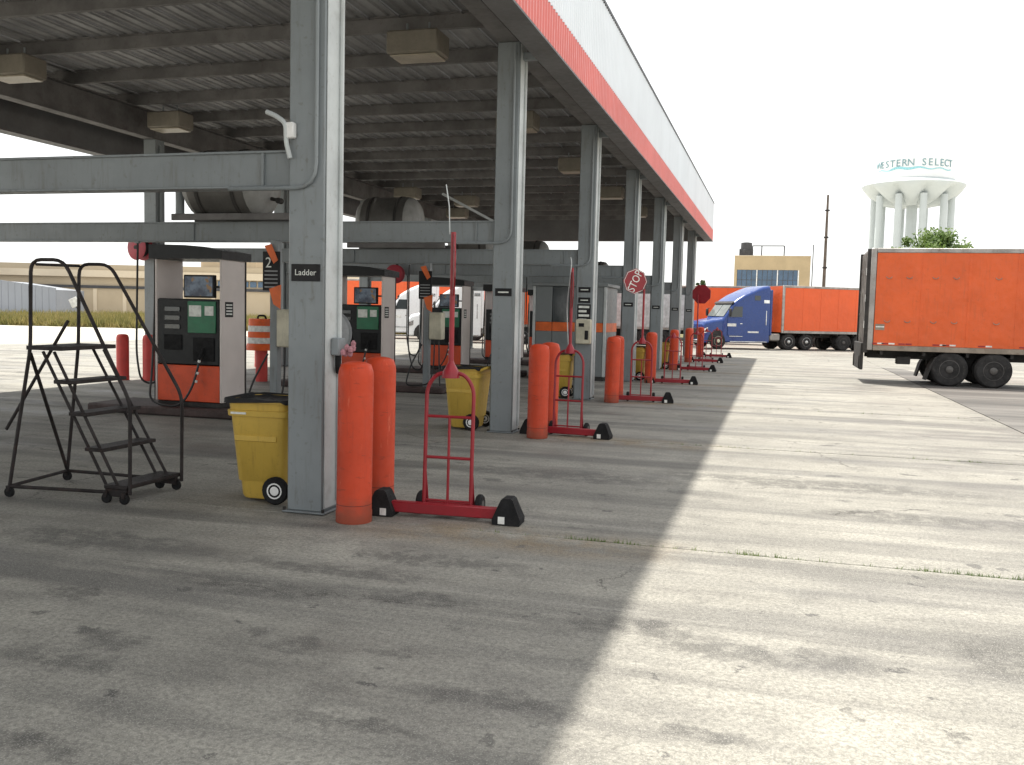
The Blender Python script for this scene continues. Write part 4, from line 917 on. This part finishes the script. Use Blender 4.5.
make_tractor('white sleeper semi tractor seen under the canopy right of the nearest column', (*W1, 0), rz2, M['white_paint'], M['rim_alu'])
make_trailer('orange trailer coupled behind the first white tractor', behind(*W1, h2, 2.9+13), rz2, 13, (1.8, 3.0), OB, M['rim'], False, False, False, z0=1.05, z1=4.1)
W2 = (-19.3, 55.0)
make_tractor('white semi tractor nearer than the other, seen behind the dispensers', (*W2, 0), rz2, M['white_paint'], M['rim_alu'])
make_trailer('orange trailer coupled behind the nearer white tractor', behind(*W2, h2, 2.9+6.5), rz2, 6.5, (.9, 2.1), OB, M['rim'], False, False, False, z0=1.05, z1=4.1)
make_trailer('orange trailer parked at the far left, seen right of the nearest column', (-23, 66, 0), R(180), 14, (1.6, 2.8), OB, M['rim'], False, True, False, z1=4.2)

# ------------------------------------------------------------------ far buildings
Bd = thing('office_building', 'flat roofed tan brick building with a band of blue windows', 'building', (-1.1, 156, 0))
x0, x1, ya, yb, zt = -6.8, 4.55, 150, 162, 11.6
def bp(mb, name, mt, parent=Bd): return cpart(mb, name, mt, parent)
bp(MB().box(x0+.12, x1-.12, ya+.13, yb, -.03, zt-.3), 'core', M['brick'])
bp(MB().box(x0, x1, ya, ya+.12, -.03, 6.4), 'wall', M['brick']); bp(MB().box(x0, x1, ya, ya+.12, 9.5, zt), 'wall', M['brick'])
bp(MB().box(x0, x0+.42, ya, ya+.12, 6.4, 9.5), 'wall', M['brick']); bp(MB().box(2.75, x1, ya, ya+.12, 6.4, 9.5), 'wall', M['brick'])
for s_, xx in ((-1, x0), (1, x1)): bp(MB().box(xx-.1 if s_ > 0 else xx, xx if s_ > 0 else xx+.1, ya+.125, yb, -.03, zt), 'wall', M['brick'])
bp(MB().box(x0-.05, x1+.05, ya-.05, ya+.25, zt, zt+.12), 'coping', M['tanlight'])
xw = x0+.45
for gidx in range(3):
    for i in range(4):
        wf = bp(MB().box(xw, xw+.70, ya+.06, ya+.11, 6.42, 9.48), 'window', M['win'])
        bp(MB().box(xw-.03, xw+.03, ya+.03, ya+.058, 6.42, 9.48), 'mullion', M['dark_trim'], wf); bp(MB().box(xw+.03, xw+.70, ya+.035, ya+.058, 7.9, 7.96), 'transom', M['dark_trim'], wf)
        xw += .735
    bp(MB().box(xw-.02, xw+.13, ya-.02, ya+.11, 6.42, 9.48), 'pier', M['white']); xw += .16
rp = MB().lathe([(1.0, 0), (1.0, 1.15), (.9, 1.2), (.9, 1.25), (.85, 2.3), (.3, 2.4)], 14, (-5.15, 152, zt-.1)); o = bp(rp, 'roof_tank', M['dark_trim'])
bp(MB().box(-6.2, -4.1, 151.2, 152.9, zt-.1, zt+1.2), 'roof_unit', M['dark_trim'])
fr = MB()
for xx in (-2.8, .6): fr.cyl((xx, 152, zt-.2), (xx, 152, 13.35), .09, n=6)
fr.cyl((-4.2, 152, 13.35), (.6, 152, 13.35), .08, n=6).cyl((-4.2, 152, zt), (-4.2, 152, 13.35), .06, n=6); bp(fr, 'roof_frame', M['chassis'])
bp(MB().cyl((4.85, 149.8, -.03), (4.85, 149.8, 13.4), .07, n=6), 'mast', M['chassis'])

# long tan building and grey shed beyond the grass on the left: laid out along its own facade line
fu = Vector((.9621, .2729, 0)); fn = Vector((-.2729, .9621, 0)); c0 = Vector((-111.9, 125.2, 0))
ang = math.atan2(fu.y, fu.x)
Lb = thing('long_building', 'long low tan concrete industrial building beyond the grass verge', 'building', c0, ang)
def lbx(mb, name, mt, parent=Lb): return mb.build(name, mt, parent)
lbx(MB().box(-40, 75, 0, 25, -.03, 7.0), 'wall', M['tanwall'])
lbx(MB().box(-40.3, 75.3, -.5, 25.2, 7.0, 8.1), 'roof_band', M['tanwall']); lbx(MB().box(-40.3, 75.3, -.7, -.51, 6.1, 7.2), 'coping', M['tanlight'])
lbx(MB().box(-40, 75, -.25, -.01, 4.3, 4.75), 'ledge', M['dark_trim'])
for i in range(24): lbx(MB().box(-38+i*4.8, -37.4+i*4.8, -.12, -.005, 0, 4.25), 'pilaster', M['tanlight'])
for i in range(34):
    wf = lbx(MB().box(20.3+i*1.3, 21.3+i*1.3, -.2, -.006, 5.0, 5.9), 'window', M['win'])
lbx(MB().box(22, 31, 2, 12, 8.1, 10.2), 'penthouse', M['tanwall']); lbx(MB().box(46, 60, 4, 14, 8.1, 11.0), 'penthouse', M['tanwall'])
Sh = thing('metal_shed', 'grey metal clad shed with a sloping top beyond the grass', 'shed', c0-fn*14, ang)
for i in range(15):
    xa = -9.0+i*1.0; zt_ = 5.05-max(0, xa+3)*.12
    MB().prism([(xa+.02, 0), (xa+.98, 0), (xa+.98, zt_-.05-.10*(xa > -4)), (xa+.02, zt_)], -.05, .15, 'Y').build('cladding_panel', M['shed'], Sh)
MB().prism([(-9, 0), (6, 0), (6, 3.7), (-3, 4.85), (-9, 4.85)], .16, 9, 'Y').build('shed_body', M['shed'], Sh)
Sh2 = thing('metal_shed', 'pale grid panelled shed at the left edge beyond the grass', 'shed', c0-fn*14, ang)
MB().box(-24, -9.5, .1, 9, 0, 4.9).build('shed_body', M['shed'], Sh2)
for i in range(11):
    for j in range(4): MB().box(-23.9+i*1.3, -22.7+i*1.3, 0, .095, .1+j*1.2, 1.22+j*1.2).build('panel', M['white'], Sh2)

# verge sign
vs_ = thing('verge_sign', 'small white leaning sign on the grass verge behind the ladder', 'sign', (-57.5, 66.8, .4), ang)
MB().tube([(0, 0, -.4), (-.55, 0, 1.2)], .05, 6).build('post', M['chassis'], vs_)
MB().box(-.36, .36, -.05, .0, -.40, .40, .02, mat=Matrix.Translation((-.70, -.06, 1.5)) @ Matrix.Rotation(R(-25), 4, 'Y')).build('board', M['white'], vs_)

# ------------------------------------------------------------------ water tower
WX, WY = 43.2, 350
Wt = thing('water_tower', 'pale multi legged water tower lettered WESTERN SELECT', 'water tower', (WX, WY, -.03))
NL = 10; A0 = R(9)
def lob(th, amt): return 1-amt*(1-abs(math.cos(NL/2*(th-A0))))
mb = MB(); prof = [(6.0, 41.6, .05), (9.0, 42.2, .16), (12.0, 43.4, .16), (14.4, 45.1, .13), (16.0, 46.9, .08), (16.7, 48.2, .02), (16.75, 48.7, 0), (16.2, 49.1, 0), (13.2, 50.4, 0)]
n_ = 80; vs = []
for r, z, a in prof:
    for i in range(n_):
        th = 2*math.pi*i/n_; f = lob(th, a); vs.append((r*f*math.cos(th), r*f*math.sin(th), z+(1-f)*9 if z < 48 else z))
fs = [(i*n_+j, i*n_+(j+1) % n_, (i+1)*n_+(j+1) % n_, (i+1)*n_+j) for i in range(len(prof)-1) for j in range(n_)]+[tuple(range(n_))[::-1], tuple(range((len(prof)-1)*n_, len(prof)*n_))]
mb.add(vs, fs).build('tank', M['tower'], Wt, ang=30)
MB().lathe([(13.1, 50.3), (13.0, 57.0), (12.0, 57.6), (6, 58.4), (.2, 58.6)], 48).build('upper_drum', M['tower_blown_out'], Wt)
for i in range(NL):
    th = A0+2*math.pi*(i+.5)/NL
    MB().cyl((12.4*math.cos(th), 12.4*math.sin(th), 0), (12.4*math.cos(th), 12.4*math.sin(th), 45.0), 1.15, 1.15, n=14).build('leg', M['tower'], Wt)
MB().cyl((0, 0, 0), (0, 0, 42), 1.8, n=14).build('riser', M['tower'], Wt)
txt = 'WESTERN SELECT'; span = R(116); face = math.atan2(-WY, -WX)
for i, ch in enumerate(txt):
    if ch == ' ': continue
    th = face-span/2+span*i/(len(txt)-1)
    me = text_mesh(ch, 3.3, .06, M['letter'], (.95, 1))
    place('letter', me, Wt, (13.12*math.cos(th), 13.12*math.sin(th), 55.0), (R(90), 0, th+R(90)))
mbw = MB(); pts = []
for i in range(61):
    th = face-span/2*1.03+span*1.03*i/60; pts.append(Vector((13.17*math.cos(th), 13.17*math.sin(th), 52.9+.25*math.sin(i*.42))))
vs = []; 
for i, q in enumerate(pts):
    hh = .22+.5*math.sin(math.pi*min(1, i/45))**2*(i > 12)+.1; vs += [q, q+Vector((0, 0, hh))]
mbw.add(vs, [(2*i, 2*i+2, 2*i+3, 2*i+1) for i in range(60)]).build('wave_stripe', M['teal'], Wt, smooth=False)

# ------------------------------------------------------------------ utility pole
up_ = thing('utility_pole', 'tall bare dark utility pole behind the blue truck and its trailer', 'pole', (3.75, 85, -.03))
MB().lathe([(.17, 0), (.15, 4), (.12, 9), (.09, 12.7)], 10).build('shaft', M['wood'], up_)
for z in (6.4, 9.0, 11.3): MB().box(-.2, .2, -.14, -.09, z, z+.14, .02).build('bracket', M['chassis'], up_)

# ------------------------------------------------------------------ trees and grass
def make_tree(label, loc, h, cr, ch, mt, nleaf, nclump, trunk_r=.22, leaf=.22):
    t = thing('tree', label, 'tree', loc)
    tr = MB().lathe([(trunk_r*1.3, 0), (trunk_r, .6), (trunk_r*.8, h*.4), (trunk_r*.35, h*.8)], 10)
    cl = []
    for i in range(nclump):
        a = random.random()*6.283; rr = cr*math.sqrt(random.random()); u = random.random()
        z = h-ch+ch*u*(.98)*math.sqrt(max(.05, 1-(rr/cr)**2*.9))
        cl.append((Vector((rr*math.cos(a), rr*math.sin(a), z)), random.uniform(.35, .8)*cr*.33))
    tr.build('trunk', M['bark'], t)
    for c, s_ in cl[:9]: MB().tube([(0, 0, h*.35+random.random()*h*.2), c*.5+Vector((0, 0, h*.3)), c], trunk_r*.22, 6, .5).build('limb', M['bark'], t)
    mb = MB()
    for i in range(nleaf):
        c, s_ = random.choice(cl); d = Vector((random.gauss(0, 1), random.gauss(0, 1), random.gauss(0, .8))).normalized()*s_*(random.random()**.4)
        p = c+d; a = Vector((random.gauss(0, 1), random.gauss(0, 1), random.gauss(0, 1))).normalized(); b = a.orthogonal().normalized()
        l = leaf*random.uniform(.6, 1.3); mb.add([p-a*l*.5, p+b*l*.32, p+a*l*.5, p-b*l*.32], [(0, 1, 2, 3)])
    me = bpy.data.meshes.new('crown'); me.from_pydata([tuple(v) for v in mb.v], [], mb.f); me.materials.append(mt); me.update()
    place('crown', me, t)
make_tree('bright green leafy tree rising above the near orange trailer', (13.4, 95, -.03), 10.3, 4.0, 3.4, M['leaf'], 12000, 90, leaf=.34)
make_tree('small green bush on the right beyond the tree above the orange trailer', (17.6, 97, -.03), 9.2, 1.0, 1.6, M['leaf'], 1400, 14, leaf=.3)
make_tree('distant dark green treetop above the far orange trailer by the last column', (-11.6, 150, -.03), 7.6, 1.9, 3.0, M['leaf_dark'], 3500, 30, leaf=.4)

def blades(mb, x, y, z, h, n_, spread, wd=.012):
    for i in range(n_):
        a = random.random()*6.283; r = spread*random.random(); px, py = x+r*math.cos(a), y+r*math.sin(a)
        l = h*random.uniform(.5, 1.2); t = random.random()*6.283; dx, dy = math.cos(t)*wd, math.sin(t)*wd; k = random.uniform(.1, .7)*l
        b = random.random()*6.283
        mb.add([(px-dx, py-dy, z), (px+dx, py+dy, z), (px+math.cos(b)*k, py+math.sin(b)*k, z+l)], [(0, 1, 2)])
mb = MB()
for (yj, xa, xb, dens) in ((7.6, -2.4, 5.0, 60), (7.6+PITCH, -1.5, 9, 16), (7.6+2*PITCH, -2, 9, 8)):
    cl_ = [random.uniform(xa, xb) for i in range(int((xb-xa)*2.2))]
    for i in range(int((xb-xa)*dens)):
        x = random.gauss(random.choice(cl_), .12) if random.random() < .75 else random.uniform(xa, xb)
        blades(mb, x, yj+random.uniform(-.008, .008), -.02, .024+.04*random.random()**2, 6, .03, .004)
me = bpy.data.meshes.new('joint_grass'); me.from_pydata(mb.v, [], mb.f); me.materials.append(M['weed']); me.update()
tag(place('joint_grass', me), 'thin line of grass and weeds growing in the concrete joints', 'grass', kind='stuff')
# verge
gv = Vector((-52, 61.5, 0)); 
vg = thing('grass_verge', 'dry yellow green grass verge along the left side of the yard', 'grass', gv, ang); vg['kind'] = 'structure'
MB().add([(-60, 0, -.02), (60, 0, -.02), (60, 3, .25), (-60, 3, .25), (60, 50, .25), (-60, 50, .25)], [(0, 1, 2, 3), (3, 2, 4, 5)]).build('bank', M['grass'], vg)
mb = MB()
for i in range(26000):
    u = random.uniform(-22, 42); v = 55*random.random()**1.8
    blades(mb, u, v, .0 if v < 2 else .22, .38+.5*random.random(), 2, .25, .06)
me = bpy.data.meshes.new('grass_blades'); me.from_pydata(mb.v, [], mb.f); me.materials.append(M['grass']); me.update()
o = place('grass_blades', me, vg); o['kind'] = 'stuff'
